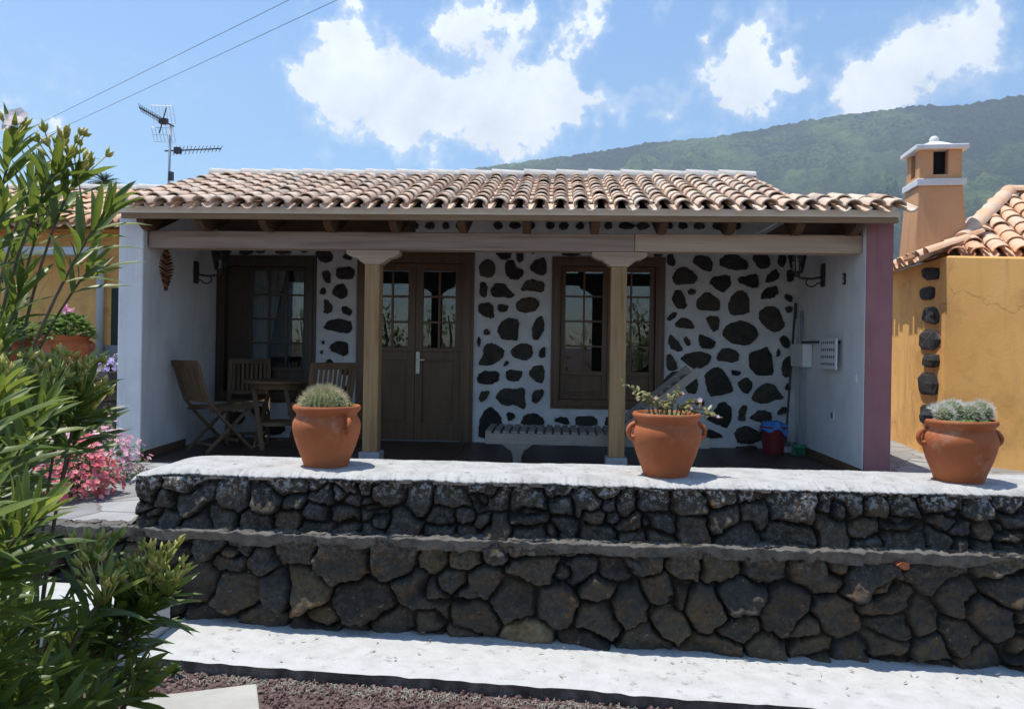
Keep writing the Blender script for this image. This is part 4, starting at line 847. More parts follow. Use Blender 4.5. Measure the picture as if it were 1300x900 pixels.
# white rack: rail, paper box and the printed panel
rack = thing('wall_rack', (xr, 7.95, 1.0), 'white slotted wall rack with a dark rail on the right porch wall', 'rack')
ya, yb_ = 8.62, 7.62
b_ = MB(); zc = PY(1040, 434, 7.9).z; b_.bar((xr - .05, 8.55, zc), (xr - .05, 7.75, zc), .018, .022); b_.build('rail', M['iron'], rack)
b_ = MB(); b_.box(xr - .10, xr - .005, 8.36, 8.80, zc - .26, zc - .02); b_.build('box', M['plastic_w'], rack, bevel=.006)
b_ = MB(); b_.box(xr - .075, xr - .06, 7.46, 7.92, zc - .26, zc + .03); 
for yy in (7.55, 7.80): b2 = MB(); b2.box(xr - .058, xr - .002, yy, yy + .02, zc - .02, zc + .01); b2.build('bracket', M['iron'], rack)
for r_ in range(4):
    for k in range(7): b_.box(xr - .0775, xr - .0748, 7.50 + k * .056, 7.53 + k * .056, zc - .225 + r_ * .068, zc - .200 + r_ * .068, mi=1)
b_.build('panel', [M['plastic_w'], M['plastic_g']], rack)
for (px, py, nm, lb, y_) in ((1083, 480, 'light_switch', 'upper white switch plate near the pink wall edge', 7.16), (1045, 527, 'wall_socket', 'lower white socket plate in the middle of the right porch wall', 7.72)):
    z = PY(px, py, y_).z; b_ = MB(); b_.box(xr - .012, xr, y_ - .045, y_ + .045, z - .045, z + .045); r_ = thing(nm, (xr, y_, z - .045), lb, nm.split('_')[1]); b_.build('plate', M['plastic_w'], r_, bevel=.004)
    b_ = MB(); b_.box(xr - .017, xr - .0125, y_ - .024, y_ + .024, z - .028, z + .028); b_.build('insert', M['plastic_g'] if 'socket' in nm else M['plastic_w'], r_, bevel=.003)
# bucket with cloth, brooms
bp = PZ(996, 582, .006); bp = Vector((2.33, 8.62, .006))
bk = thing('bucket', bp, 'dark red plastic bucket in the far right corner of the porch', 'bucket'); b_ = MB()
b_.lathe([(.0001, 0), (.105, 0), (.135, .27), (.143, .27), (.143, .285), (.128, .285), (.10, .012), (.0001, .012)], bp, 24); b_.build('pail', M['red'], bk, smooth=True)
b_ = MB(); b_.tube([bp + Vector((.14 * math.cos(a), .02, .27 + .0 - .13 * math.sin(a) * .6)) for a in [math.pi * i / 10 for i in range(11)]], .004, 6); b_.build('wire_handle', M['metal'], bk)
b_ = MB(); nx = 22; vs = []
P = np.zeros((16, 30, 3))
for j in range(16):
    for i in range(30):
        r_ = .152 * j / 15; a = 2 * math.pi * i / 29; sag = .03 * math.cos(a * 5 + 1) * (j / 15) ** 2
        P[j, i] = (bp.x + r_ * math.cos(a), bp.y + r_ * math.sin(a), bp.z + .305 + .04 * (1 - j / 15) + .02 * math.sin(a * 3 + j * .5) * j / 15 - (.07 * ((j - 11) / 4) ** 2 if j > 11 else 0) + sag)
o = grid_mesh('cleaning_cloth', P, M['blue']); tag(o, 'blue cloth draped over the red bucket', 'cloth')
for nm, x_, lb, mh, head, tip in (('broom', 2.56, 'broom with green head leaning in the right porch corner', 'steelblue', 'green', 1.52), ('mop', 2.47, 'mop with thin dark handle standing between bucket and broom', 'iron', 'plastic_g', 1.62)):
    y_ = 8.45 if nm == 'broom' else 8.66; r_ = thing(nm, (x_, y_, .006), lb, nm)
    b_ = MB(); b_.tube([(x_, y_, .10), (XR0 - .03, y_ + .22, tip)], .012, 8); b_.tube([(XR0 - .034 , y_ + .20, tip - .16), (XR0 - .029, y_ + .222, tip + .01)], .015, 8); b_.build('handle', M[mh], r_, smooth=True)
    b_ = MB(); b_.box(x_ - .08, x_ + .06, y_ - .03, y_ + .03, .075, .12); b_.build('head', M[head], r_, bevel=.01)
    b_ = MB()
    for k in range(120):
        bx, by = x_ + random.uniform(-.075, .055), y_ + random.uniform(-.025, .025); b_.bar((bx, by, .076), (bx + random.uniform(-.02, .02), by + random.uniform(-.02, .02), .008), .004, .004)
    b_.build('bristles', M[head if nm == 'broom' else 'plastic_w'], r_)

# ------------------------------------------------------------------ furniture on the porch
def make_chair():
    r_ = thing('folding_chair', (0, 0, 0), 'x', 'chair', group='teak folding chairs round the porch table')
    hw = .21
    for s in (-1, 1):
        b_ = MB(); y = s * hw
        pts = [(-.345, y, .885), (-.29, y, .70), (-.22, y, .52), (-.11, y, .38), (.06, y, .21), (.27, y, 0)]
        for p, q in zip(pts, pts[1:]): 
            d = (Vector(q) - Vector(p)) * .06; b_.bar(Vector(p), Vector(q) + (d if q != pts[-1] else d * 0), .024, .045, (0, 1, 0))
        b_.build('back_leg', M['teak'], r_, local=True, bevel=.004)
        b_ = MB(); y = s * (hw - .035); b_.bar((.27, y, .43), (-.22, y, 0), .022, .042, (0, 1, 0)); b_.build('front_leg', M['teak'], r_, local=True, bevel=.004)
    b_ = MB()
    for k in range(7): x = -.17 + k * .068; b_.box(x, x + .055, -hw + .02, hw - .02, .425 + .010 * abs(k - 2.5) * .5, .443 + .010 * abs(k - 2.5) * .5)
    for s in (-1, 1): b_.bar((-.20, s * (hw - .02), .418), (.30, s * (hw - .02), .425), .025, .03)
    b_.build('seat', M['teak'], r_, local=True, bevel=.003)
    b_ = MB(); b_.bar((-.352, -hw - .015, .875), (-.352, hw + .015, .875), .028, .065, (-.3, 0, 1)); b_.bar((-.235, -hw, .525), (-.235, hw, .525), .024, .04, (-.4, 0, 1))
    for k in range(8): y = -.168 + k * .048; b_.bar((-.347, y, .86), (-.235, y, .53), .030, .012, (1, 0, .35))
    b_.build('backrest', M['teak'], r_, local=True, bevel=.003)
    b_ = MB(); b_.bar((.13, -hw + .03, .10), (.13, hw - .03, .10), .02, .03); b_.bar((-.14, -hw + .05, .072), (-.14, hw - .05, .072), .02, .03); b_.build('stretcher', M['teak'], r_, local=True, bevel=.003)
    return r_
ch = make_chair(); fz = .006
ch.location = (PY(252, 467, 7.42).x + .01, 7.82, fz); ch.rotation_euler = (0, 0, R(56)); ch['label'] = 'folding chair standing against the white left wall, its back towards the wall'
dup(ch, (-3.42, 8.56, fz), R(-70), 'folding chair behind the round table, facing out under the window')
dup(ch, (PY(396, 470, 7.52).x - .01, 7.92, fz), R(124), 'folding chair right of the round table, half hidden by the cactus pot')
tx, ty = -2.93, 8.12
tb = thing('round_table', (tx, ty, fz), 'round teak table between the three folding chairs', 'table')
b_ = MB(); b_.lathe([(.0001, .675), (.345, .675), (.352, .682), (.352, .70), (.345, .706), (.0001, .706)], (tx, ty, fz), 40); b_.build('tabletop', M['teak'], tb, smooth=True)
b_ = MB(); b_.lathe([(.27, .62), (.285, .62), (.285, .674), (.27, .674)], (tx, ty, fz), 32); b_.build('apron', M['teak'], tb)
for k in range(4):
    a = R(35) + k * math.pi / 2; b_ = MB(); b_.bar((tx + .25 * math.cos(a), ty + .25 * math.sin(a), .67), (tx + .27 * math.cos(a + .75), ty + .27 * math.sin(a + .75), fz), .045, .028); b_.build('leg', M['teak'], tb, bevel=.004)
b_ = MB(); b_.lathe([(.19, .24), (.215, .24), (.215, .275), (.19, .275)], (tx, ty, fz), 24); b_.build('stretcher_ring', M['teak'], tb)

# sun lounger
lo_x0, lo_x1, ly0, ly1, lz = -.66, 1.40, 7.30, 7.96, .30
lg = thing('sun_lounger', (lo_x0, ly0, .006), 'grey slatted wooden sun lounger with raised back below the window', 'lounger')
b_ = MB()
for y in (ly0, ly1): b_.box(lo_x0, lo_x1, y - .018, y + .018, lz - .105, lz - .005)
for x in (lo_x0 + .02, lo_x1 - .02): b_.box(x - .018, x + .018, ly0 + .019, ly1 - .019, lz - .10, lz - .01)
b_.build('frame', M['greywood'], lg, bevel=.005)
piv = PY(792, 530, 7.6).x
b_ = MB(); x = lo_x0 + .0
while x < piv - .04: b_.box(x, x + .058, ly0 - .015, ly1 + .015, lz - .004, lz + .016); x += .080
b_.build('seat_slats', M['greywood'], lg, bevel=.003)
b_ = MB(); tipx, tipz = piv + .68, lz + .56; ud = Vector((tipx - piv, 0, tipz - lz)).normalized()
for y in (ly0 + .02, ly1 - .02): b_.bar((piv - .02, y, lz + .05), (tipx - .02, y, tipz + .05), .075, .045, (0, 1, 0), rnd=1.0)
pp = Vector((piv, 0, lz)); nn = Vector((-ud.z, 0, ud.x))
for k in range(8): 
    c = pp + ud * (.06 + k * .105) + nn * .03; b_.bar(c + Vector((0, ly0 + .045, 0)), c + Vector((0, ly1 - .045, 0)), .055, .018, nn, rnd=.2)
br = b_.build('backrest', M['greywood'], lg, bevel=.003)
for y in (ly0 + .10, ly1 - .10): b_ = MB(); b_.bar(pp + ud * .5 + Vector((0, y, 0)), (piv + .62, y, lz - .06), .02, .03, (0, 1, 0)); b_.build('prop', M['greywood'], br)
for x in (lo_x0 + .30, lo_x1 - .28):
    for y in (ly0 + .012, ly1 - .012):
        b_ = MB(); pr = [(-.14, 0), (-.10, -.035), (-.06, -.06), (-.042, -.11), (-.038, -.20), (.038, -.20), (.042, -.11), (.06, -.06), (.10, -.035), (.14, 0)]
        b_.extr([(x + a_, y - .035, lz - .104 + min(0, c_ * .945)) for a_, c_ in pr[::-1]], (0, .05, 0)); b_.build('leg', M['greywood'], lg, bevel=.004)

# ------------------------------------------------------------------ plants: helpers
def leaf(mb, p, d, nrm, ln, wd, droop=.15, fold=.25, rnd=None, seg=4):
    p, d = Vector(p), Vector(d).normalized(); s = d.cross(Vector(nrm))
    if s.length < 1e-3: s = d.orthogonal()
    s.normalize(); u = s.cross(d); vs = []
    for i in range(seg + 1):
        t_ = i / seg; wv = wd * (math.sin(math.pi * min(1, t_ * .92 + .06)) ** .8) if 0 < i < seg else wd * (.12 if i == 0 else 0.01)
        c = p + d * ln * t_ - u * (droop * ln * t_ * t_) + Vector((0, 0, -droop * ln * .3 * t_ * t_))
        vs += [c - s * wv / 2 + u * wv * fold, c, c + s * wv / 2 + u * wv * fold]
    mb.add(vs, [f for i in range(seg) for f in ((3 * i, 3 * i + 1, 3 * i + 4, 3 * i + 3), (3 * i + 1, 3 * i + 2, 3 * i + 5, 3 * i + 4))], rnd)
def rv(rng=random):
    while True:
        v = Vector((rng.uniform(-1, 1), rng.uniform(-1, 1), rng.uniform(-1, 1)))
        if .1 < v.length < 1: return v.normalized()
def bloom(mb, p, d, r_, rnd, n_=5):
    d = Vector(d).normalized(); a = d.orthogonal().normalized(); b2 = d.cross(a); ph = random.random() * 6
    for k in range(n_):
        th = ph + 2 * math.pi * k / n_; o = a * math.cos(th) + b2 * math.sin(th); leaf(mb, p, (o + d * .35), d, r_, r_ * .85, .1, .05, min(1, max(0, rnd + random.uniform(-.12, .12))), 3)
# ------------------------------------------------------------------ oleander at the left
ole = thing('oleander_bush', (-1.75, 2.1, -.68), 'large oleander bush with long narrow leaves filling the left foreground', 'bush')
stems, leaves, flowers = MB(), MB(), MB(); rg = random.Random(11)
SH = [(18,178,1.9,.26,2),(74,208,1.9,.26,1),(98,222,1.95,.24,1),(45,222,2.1,.2,0),(141,258,1.75,.34,3),(118,335,2.0,.16,3),(22,300,2.2,.3,0),(5,262,1.8,.3,0),(60,262,2.0,.2,0),
 (12,385,2.0,.34,0),(0,430,1.8,.4,0),(28,360,1.9,.25,0),(20,490,1.7,.3,1),(52,486,1.9,.3,1),(76,490,1.8,.3,1),(97,488,1.9,.25,1),(114,498,1.9,.3,1),(122,520,2.0,.25,1),
 (12,492,1.4,.35,0),(66,512,1.6,.36,0),(80,530,2.1,.35,0),(40,562,1.8,.5,0),(62,565,2.0,.4,0),(20,612,1.5,.5,0),(86,645,1.3,.36,0),(60,650,1.35,.4,0),
 (0,640,1.2,.3,0),(30,700,1.4,.4,0),(126,716,1.9,.10,1),(146,758,1.8,.12,1),(165,750,2.0,.28,0),(182,742,2.0,.35,1),(200,728,2.0,.35,1),(213,748,2.0,.3,1),(190,762,2.0,.3,1),(172,760,2.05,.3,1),
 (120,800,1.9,.3,0),(70,775,1.7,.34,0),(40,790,1.5,.4,0),(150,815,2.0,.3,0),(170,850,2.0,.25,0),(110,850,1.7,.4,0),(60,860,1.6,.4,0),(10,850,1.5,.4,0),(140,888,1.8,.3,0),(20,740,1.6,.4,0),(90,905,1.6,.3,0),(178,880,2.0,.2,0),
 (-30,500,1.8,.5,0),(-40,650,1.6,.5,0),(-30,780,1.6,.5,0),(-50,380,1.9,.5,0),(-20,330,2.1,.5,0),(150,860,2.2,.3,0),(120,825,2.2,.3,0),(60,600,2.3,.4,0),(30,655,2.2,.4,0),(50,725,2.2,.34,0),(70,615,2.3,.4,0),(20,540,2.2,.4,0),
 (60,530,2.3,.4,0),(75,575,2.3,.3,0),(10,900,1.5,.3,0),(45,920,1.6,.3,0),(130,910,2.0,.3,0),(-10,700,1.9,.5,0),(100,800,2.2,.4,0),(50,830,2.1,.4,0)]
for px, py, dy, span, kind in SH:
    px -= 10 if 440 < py <= 530 else 38 if 530 < py < 700 else 14 if py >= 700 and px < 155 else 0
    tip = PY(px, py, dy); root = Vector((tip.x - .28 + rg.uniform(-.12, .05), max(1.25, dy + rg.uniform(-.1, .25)), -.66)); root.x = root.x - (.30 if kind == 3 else 0); root.x = max(root.x, -2.6); root.x = min(root.x, -1.05 - .25 * (dy - 1.2))
    ctl = root.lerp(tip, .62) + Vector((rg.uniform(-.16, -.04), rg.uniform(-.08, .08), .10 + .1 * (tip - root).length))
    n_ = 16; pts = [root * (1 - t) ** 2 + ctl * 2 * t * (1 - t) + tip * t * t for t in [i / n_ for i in range(n_ + 1)]]
    ln = sum((b - a).length for a, b in zip(pts, pts[1:]))
    stems.tube(pts, [.0075 - .0045 * i / n_ for i in range(n_ + 1)], 6)
    s_ = max(.02, ln - span * 1.05); k = 0
    def at(s_):
        t = min(1, s_ / ln) * n_; i = min(n_ - 1, int(t)); return pts[i].lerp(pts[i + 1], t - i), (pts[i + 1] - pts[i]).normalized()
    while s_ < ln - .004:
        p, d = at(s_); q = (ln - s_) / span; a0 = k * 1.05 + rg.uniform(-.2, .2); e1 = d.orthogonal().normalized(); e2 = d.cross(e1)
        if not (kind == 1 and q < .12):
            for j in range(3):
                a = a0 + j * 2.094; rad = e1 * math.cos(a) + e2 * math.sin(a); spread = (.34 if py > 430 else .28) + (.62 if py > 430 else .55) * min(1, q) + rg.uniform(-.12, .12)
                dr = d * math.cos(spread) + rad * math.sin(spread); L_ = (.072 + .066 * min(1, q * 2.2)) * rg.uniform(.8, 1.25)
                leaf(leaves, p, dr, d - rad * .25, L_, L_ * (rg.uniform(.135, .185) if py > 430 else rg.uniform(.125, .165)), rg.uniform(.0, .28), .2, min(1, max(0, rg.gauss(.62 - .35 * min(1, q), .16))), 5)
        s_ += (.030 + .022 * min(1, q)) * (1.1 if py < 430 else .95); k += 1
    if kind == 1:
        buds = MB()
        for j in range(17):
            dv = (Vector((rg.uniform(-.7, .7), rg.uniform(-.7, .7), 1))).normalized(); q0 = tip - Vector((0, 0, .02)); q1 = q0 + dv * rg.uniform(.035, .11)
            buds.tube([q0, q1], .0016, 5)
            for b in range(3):
                q2 = q1 + (dv + rv(rg) * .6) * .022; buds.tube([q1, q1.lerp(q2, .5), q2], [.002, .0055, .001], 6)
        buds.build('bud_cluster', M['bud'], ole, smooth='all')
    if kind == 2:
        buds = MB()
        for j in range(7):
            dv = Vector((rg.uniform(-.6, .6), rg.uniform(-.6, .6), 1)).normalized(); q1 = tip + dv * .045; buds.tube([tip, q1], .0016, 5); buds.tube([q1, q1 + dv * .012, q1 + dv * .028], [.002, .005, .001], 6)
        buds.build('bud_cluster', M['bud'], ole, smooth='all')
        for j in range(3): bloom(flowers, tip + Vector((.0 + .012 * j, -.02, .03 + .012 * j)), (rg.uniform(-.5, .5), -1, .5), .026, .6)
stems.build('stems', M['bark'], ole, smooth='all'); leaves.build('leaves', M['oleander'], ole, smooth='all', recalc=False); flowers.build('blossom', M['petal_white'], ole, smooth='all', recalc=False)

# the garden behind the viewer, which the window panes mirror
gh = thing('garden_hedge', (0, -6.5, -.68), 'uneven leafy hedge of the garden opposite the house, mirrored in the window panes', 'hedge'); lv, st_ = MB(), MB(); rg = random.Random(77)
for k in range(26):
    cx_, cy_, hh, rr_ = rg.uniform(-11, 9), rg.uniform(-8, -5.5), rg.uniform(1.2, 3.0), rg.uniform(.6, 1.1); st_.tube([(cx_, cy_, -.7), (cx_ + .1, cy_, hh * .5), (cx_, cy_, hh - .6)], [.05, .04, .02], 6); st_.build('stem', M['bark'], gh); st_ = MB()
    for q in range(190):
        d = rv(rg) * rg.uniform(.5, 1) ** .5; leaf(lv, (cx_ + d.x * rr_, cy_ + d.y * rr_, (hh - .7) / 2 + d.z * (hh + .7) / 2), rv(rg), (0, 0, 1), rg.uniform(.16, .3), .09, .1, .1, rg.random(), 2)
lv.build('leaves', M['oleander'], gh, recalc=False)

# ------------------------------------------------------------------ flowering mounds by the path
def mound(name, c, rx, ry, h_, nl, nf, leafm, petm, label, lsize=.035, fsize=.022, cat='flowers'):
    r_ = thing(name, c, label, cat); c = Vector(c); lv, fl_, st_ = MB(), MB(), MB()
    for k in range(26):
        d = Vector((random.uniform(-.8, .8) * rx, random.uniform(-.8, .8) * ry, h_ * random.uniform(.5, .9))); st_.tube([c, c + d * .5 + Vector((0, 0, .04)), c + d], [.005, .004, .002], 5)
    for k in range(nl):
        d = rv(); d.z = abs(d.z); q = random.uniform(.45, 1.0) ** .5 * (1 + .18 * math.sin(d.x * 5 + d.y * 7)); p = c + Vector((d.x * rx * q, d.y * ry * q, d.z * h_ * q + .02)); o = (d + rv() * .7).normalized()
        leaf(lv, p, o, Vector((0, 0, 1)) + rv() * .4, lsize * random.uniform(.7, 1.4), lsize * .55, .2, .12, random.random(), 3)
    for k in range(nf):
        d = rv(); d.z = abs(d.z); q = random.uniform(.9, 1.12) * (1 + .18 * math.sin(d.x * 5 + d.y * 7)); p = c + Vector((d.x * rx * q, d.y * ry * q, d.z * h_ * q + .03)); bloom(fl_, p, d + Vector((0, -.3, .5)) + rv() * .4, fsize * random.uniform(.8, 1.2), random.random())
    st_.build('stems', M['bark'], r_); lv.build('leaves', M[leafm], r_, smooth='all', recalc=False); fl_.build('blossoms', M[petm], r_, smooth='all', recalc=False); return r_
g = PZ(103, 628, 0); mound('periwinkle', (-3.38, 5.33, 0), .27, .25, .35, 900, 620, 'green_leaf', 'petal_coral', 'mound of coral red flowers beside the flagstone path')
mound('periwinkle', (-3.68, 6.05, 0), .36, .30, .40, 1300, 430, 'green_leaf', 'petal_pink', 'taller mound of pale pink flowers by the white house corner')
mound('ground_cover', (-3.75, 5.0, 0), .35, .3, .22, 700, 60, 'green_leaf', 'petal_coral', 'low green leafy plant behind the oleander, next to the coral flowers', cat='plant')

# ------------------------------------------------------------------ pots on the wall
def make_pot():
    r_ = thing('clay_pot', (0, 0, 0), 'x', 'pot', group='large terracotta pots with ring handles')
    prof = [(.0001, 0), (.128, 0), (.134, .012), (.150, .06), (.178, .13), (.199, .20), (.206, .245), (.202, .275), (.190, .30), (.181, .315), (.184, .33), (.198, .343), (.204, .352), (.204, .366), (.198, .374), (.184, .374), (.174, .36), (.170, .335), (.17, .31), (.0001, .31)]
    b_ = MB(); b_.lathe(prof, (0, 0, 0), 56); b_.build('vessel', M['terracotta'], r_, smooth=True, local=True)
    b_ = MB(); P = np.zeros((14, 30, 3))
    b_.lathe([(.0001, .348), (.09, .343), (.171, .336)], (0, 0, 0), 24); b_.build('earth', M['soil'], r_, local=True, smooth=True)
    for s in (-1, 1):
        b_ = MB(); pts = [Vector((s * (.186 + .048 * math.sin(a)), .006 * math.cos(a * 2), .262 + .045 * math.cos(a))) for a in [math.pi * i / 9 for i in range(10)]]
        b_.tube(pts, [.018, .0155, .0145, .014, .014, .014, .014, .0145, .016, .019], 10)
        b_.tube([Vector((s * (.20 + .014 * math.sin(a)), .034 * math.cos(a), .235)) for a in [math.pi * i / 6 for i in range(7)]], .009, 8)
        b_.build('handle', M['terracotta'], r_, smooth=True, local=True)
    return r_
capz = UZ + .029
def capspot(px, py): p = PZ(px, py, capz); k_ = (p.y + .125) / p.y; return Vector((p.x * k_, p.y + .125, capz - .004))
pa = capspot(414, 595); pb = capspot(845, 607); pc = capspot(1217, 615)
pot = make_pot(); pot.location = pa; pot.rotation_euler = (0, 0, R(-38)); pot['label'] = 'clay pot with a golden barrel cactus, left one on the stone wall'
dup(pot, pb, R(8), 'clay pot with a leggy flowering shrublet, middle one on the stone wall', (.99, .99, 1.0))
dup(pot, pc, R(-4), 'clay pot with woolly cacti, right one on the stone wall', (.98, .98, .98))
# golden barrel cactus
cc = pa + Vector((-.02, 0, .315)); ca = thing('barrel_cactus', cc, 'round ribbed cactus covered in straw coloured spines', 'cactus'); b_ = MB(); sp_ = MB(); ribs = 26
P = np.zeros((22, ribs * 6 + 1, 3))
for j in range(22):
    ph = math.pi * .62 * j / 21
    for i in range(ribs * 6 + 1):
        th = 2 * math.pi * i / (ribs * 6); rr_ = 1 + .055 * math.cos(th * ribs) * math.sin(min(ph, 1.57)); r_ = .128 * math.sin(ph) * rr_; P[j, i] = (cc.x + r_ * math.cos(th), cc.y + r_ * math.sin(th), cc.z + .045 + .112 * math.cos(ph) * (1 - .06 * math.exp(-(ph / .2) ** 2)))
grid_mesh('body', P, M['cactus'], ca)
for k in range(ribs):
    th = 2 * math.pi * k / ribs
    for j in range(1, 15):
        ph = .1 + 1.75 * j / 15; r_ = .135 * math.sin(ph); p = cc + Vector((r_ * math.cos(th), r_ * math.sin(th), .045 + .114 * math.cos(ph))); o = Vector((math.sin(ph) * math.cos(th), math.sin(ph) * math.sin(th), math.cos(ph)))
        for q in range(6): sp_.tube([p, p + (o + rv() * .75) * .026], [.0011, .0003], 3, cap=False)
sp_.build('spines', M['spine'], ca)
# little weed at the rim of that pot
wp = pa + Vector((.15, -.04, .345)); o = thing('rim_weed', wp, 'small bright green sprig at the right rim of the barrel cactus pot', 'plant'); b_ = MB(); s_ = MB()
for k in range(5):
    d = Vector((random.uniform(-.3, .9), random.uniform(-.5, .3), 1)).normalized() * random.uniform(.03, .075); s_.tube([wp, wp + d], .0015, 5)
    for q in range(6): leaf(b_, wp + d * random.uniform(.3, 1), rv() + Vector((0, 0, .4)), (0, 0, 1), .022, .013, .1, .1, random.random(), 3)
s_.build('stems', M['green_leaf'], o); b_.build('leaves', M['green_leaf'], o, smooth='all', recalc=False)
# crown of thorns in the middle pot
cc = pb + Vector((0, 0, .34)); o = thing('flowering_shrublet', cc, 'leggy branching plant with small olive leaves and few flowers', 'plant'); st_, lv, fl_ = MB(), MB(), MB()
TW = [(-.26, .0, .20), (-.17, .03, .10), (-.12, -.04, .13), (-.06, .05, .11), (.02, .02, .12), (.06, -.05, .17), (.10, .05, .14), (.19, -.03, .10), (.29, -.05, .015), (.24, -.02, .055), (.0, -.06, .06), (-.20, -.03, .14), (.13, -.07, .06)]
for x, y, z in TW:
    e = cc + Vector((x, y, z)); m_ = cc.lerp(e, .5) + Vector((rg.uniform(-.02, .02), rg.uniform(-.02, .02), .035)); pts = [cc + Vector((x * .35, y * .35, -.01)), m_, e]
    st_.tube(pts, [.006, .0045, .003], 6)
    for k in range(15):
        t = rg.uniform(.3, 1.05); p = pts[1].lerp(pts[2], (t - .5) * 2) if t > .5 else pts[0].lerp(pts[1], t * 2); leaf(lv, p, rv(rg) + Vector((0, 0, .5)), (0, 0, 1), rg.uniform(.026, .048), .022, .1, .15, rg.random(), 3)
    if rg.random() < .6: bloom(fl_, e + Vector((0, 0, .005)), (rg.uniform(-.6, .6), -1, .6), .012, rg.random(), 4)
bloom(fl_, cc + Vector((.185, -.05, .115)), (0, -1, .3), .017, .95)
st_.build('twigs', M['bark'], o); lv.build('leaves', M['olive_leaf'], o, smooth='all', recalc=False); fl_.build('blossoms', M['petal_pink'], o, smooth='all', recalc=False)
o = thing('succulent_mat', cc, 'low green succulents covering the soil of the middle pot', 'plant'); lv = MB(); st_ = MB()
for k in range(260):
    a, r_ = random.uniform(0, 6.28), .175 * math.sqrt(random.random()); leaf(lv, cc + Vector((r_ * math.cos(a), r_ * math.sin(a), 0)), rv() + Vector((0, 0, 1.2)), (0, 0, 1), random.uniform(.018, .04), .014, .1, .1, random.random(), 3)
lv.build('leaves', M['succulent'], o, smooth='all', recalc=False)
# woolly cacti in the right pot
CB = [(-.105, -.03, .055, .075), (-.035, .02, .075, .10), (.045, -.02, .062, .085), (.115, .0, .070, .10), (.0, .09, .07, .09), (-.07, .09, .06, .08), (.09, .09, .06, .08)]
for k, (x, y, r_, h_) in enumerate(CB):
    cc = pc + Vector((x, y, .345)); o = thing('woolly_cactus', cc, 'white haired ball cacti clustered in the right hand pot', 'cactus', group='woolly ball cacti in the right pot'); b_ = MB(); sp_ = MB()
    b_.lathe([(max(.0001, r_ * math.sin(a)), h_ * .55 - h_ * .7 * math.cos(a)) for a in [math.pi * i / 12 for i in range(13)]], cc, 20); b_.build('body', M['cactus'], o, smooth='all')
    for q in range(650):
        d = rv(); d.z = d.z if d.z > -.4 else -d.z; p = cc + Vector((d.x * r_, d.y * r_, h_ * .55 + d.z * h_ * .7)); sp_.tube([p, p + (d + rv() * .8) * .016], [.0009, .0003], 3, cap=False)
    sp_.build('spines', M['spine_w'], o)
cc = pc + Vector((-.0, -.10, .345)); o = thing('rosette_succulent', cc, 'bright green succulent rosettes at the front rim of the right pot', 'plant'); lv = MB()
for rx_, ry_ in ((-.09, -.0), (-.05, -.03), (0, -.02), (.02, .02), (.09, -.0), (-.02, .03)):
    for k in range(16): a = k * 2.4; leaf(lv, cc + Vector((rx_, ry_, 0)), (math.cos(a), math.sin(a), .4 + k * .07), (0, 0, 1), .042 - k * .001, .02, -.1, .15, random.random(), 3)
lv.build('leaves', M['succulent'], o, smooth='all', recalc=False)
b_ = MB(); ctr = pc + Vector((-.165, .03, .375)); vs = []
b_.ball(ctr, .055, 10, 7, .9); b_.v = [tuple(Vector(v) + (Vector(v) - ctr) * .35 * (vn(np.array([v[0] * 40]), np.array([v[2] * 40 + v[1] * 30]), 8)[0] - .5)) for v in b_.v]
tag(b_.build('lava_rock', M['stoneO']), 'dark rough stone at the left rim of the right hand pot', 'rock')

# ------------------------------------------------------------------ right neighbour: orange house with chimney
nb = thing('neighbour_house', (4.0, 8.3, 0), 'orange plastered house with clay tile roof on the right', 'house')
A = Vector((4.30, 10.7, 0)); Sx = Vector((3.95, 8.3, 0)); wd = Vector((.60, -.80, 0)).normalized(); Ex = Sx + wd * 2.6
b_ = MB(); b_.prism([(A.x, A.y), (Sx.x, Sx.y), (Ex.x, Ex.y), (9.5, 6.2), (9.5, 13), (4.4, 13)], -.02, [2.13, 2.10, 1.83, 1.83, 2.13, 2.13]); b_.build('wall', M['orange'], nb, bevel=.02)
ln_ = (A - Sx).normalized(); wn_ = Vector((-ln_.y, ln_.x, 0)); 
if wn_.x > 0: wn_ = -wn_
b_ = MB()
for k, (x0, y0, x1, y1) in enumerate([(1172, 339, 1194, 356), (1170, 364, 1188, 381), (1173, 389, 1193, 411), (1168, 418, 1194, 444), (1171, 449, 1194, 467), (1167, 472, 1193, 503), (1169, 512, 1190, 534)]):
    rgk = random.Random(k + 3); poly = []
    for i in range(9):
        a = 2 * math.pi * i / 9; cx_, cy_ = (x0 + x1) / 2, (y0 + y1) / 2; sx_ = abs(math.cos(a)) ** .6 * math.copysign(1, math.cos(a)); sy_ = abs(math.sin(a)) ** .6 * math.copysign(1, math.sin(a))
        poly.append(PL(cx_ + (x1 - x0) / 2 * sx_ * rgk.uniform(.85, 1.1), cy_ + (y1 - y0) / 2 * sy_ * rgk.uniform(.85, 1.1), Sx, wn_))
    c = sum(poly, Vector()) / len(poly); vs = []
    for s_, h_ in ((1.03, -.01), (1, .015), (.72, .035)): vs += [c + (p - c) * s_ + wn_ * (h_ + (rgk.uniform(-.012, .012) if h_ > 0 else 0)) for p in poly]
    vs.append(c + wn_ * (.03 + rgk.uniform(0, .02))); kk = 9
    b_.add(vs, [(r_ * kk + i, r_ * kk + (i + 1) % kk, (r_ + 1) * kk + (i + 1) % kk, (r_ + 1) * kk + i) for r_ in range(2) for i in range(kk)] + [(2 * kk + i, 2 * kk + (i + 1) % kk, 3 * kk) for i in range(kk)], rgk.random())
b_.build('corner_stones', M['stoneO'], nb)
rd = Vector((.965, -.26, 0)).normalized(); rup = Vector((.26, .965, 0)); PT = .42
eS = Vector((3.99, 8.40, 2.10)); eW = Vector((3.84, 8.30, 2.10))
hipdir = Vector((.80, .95, 0)).normalized()
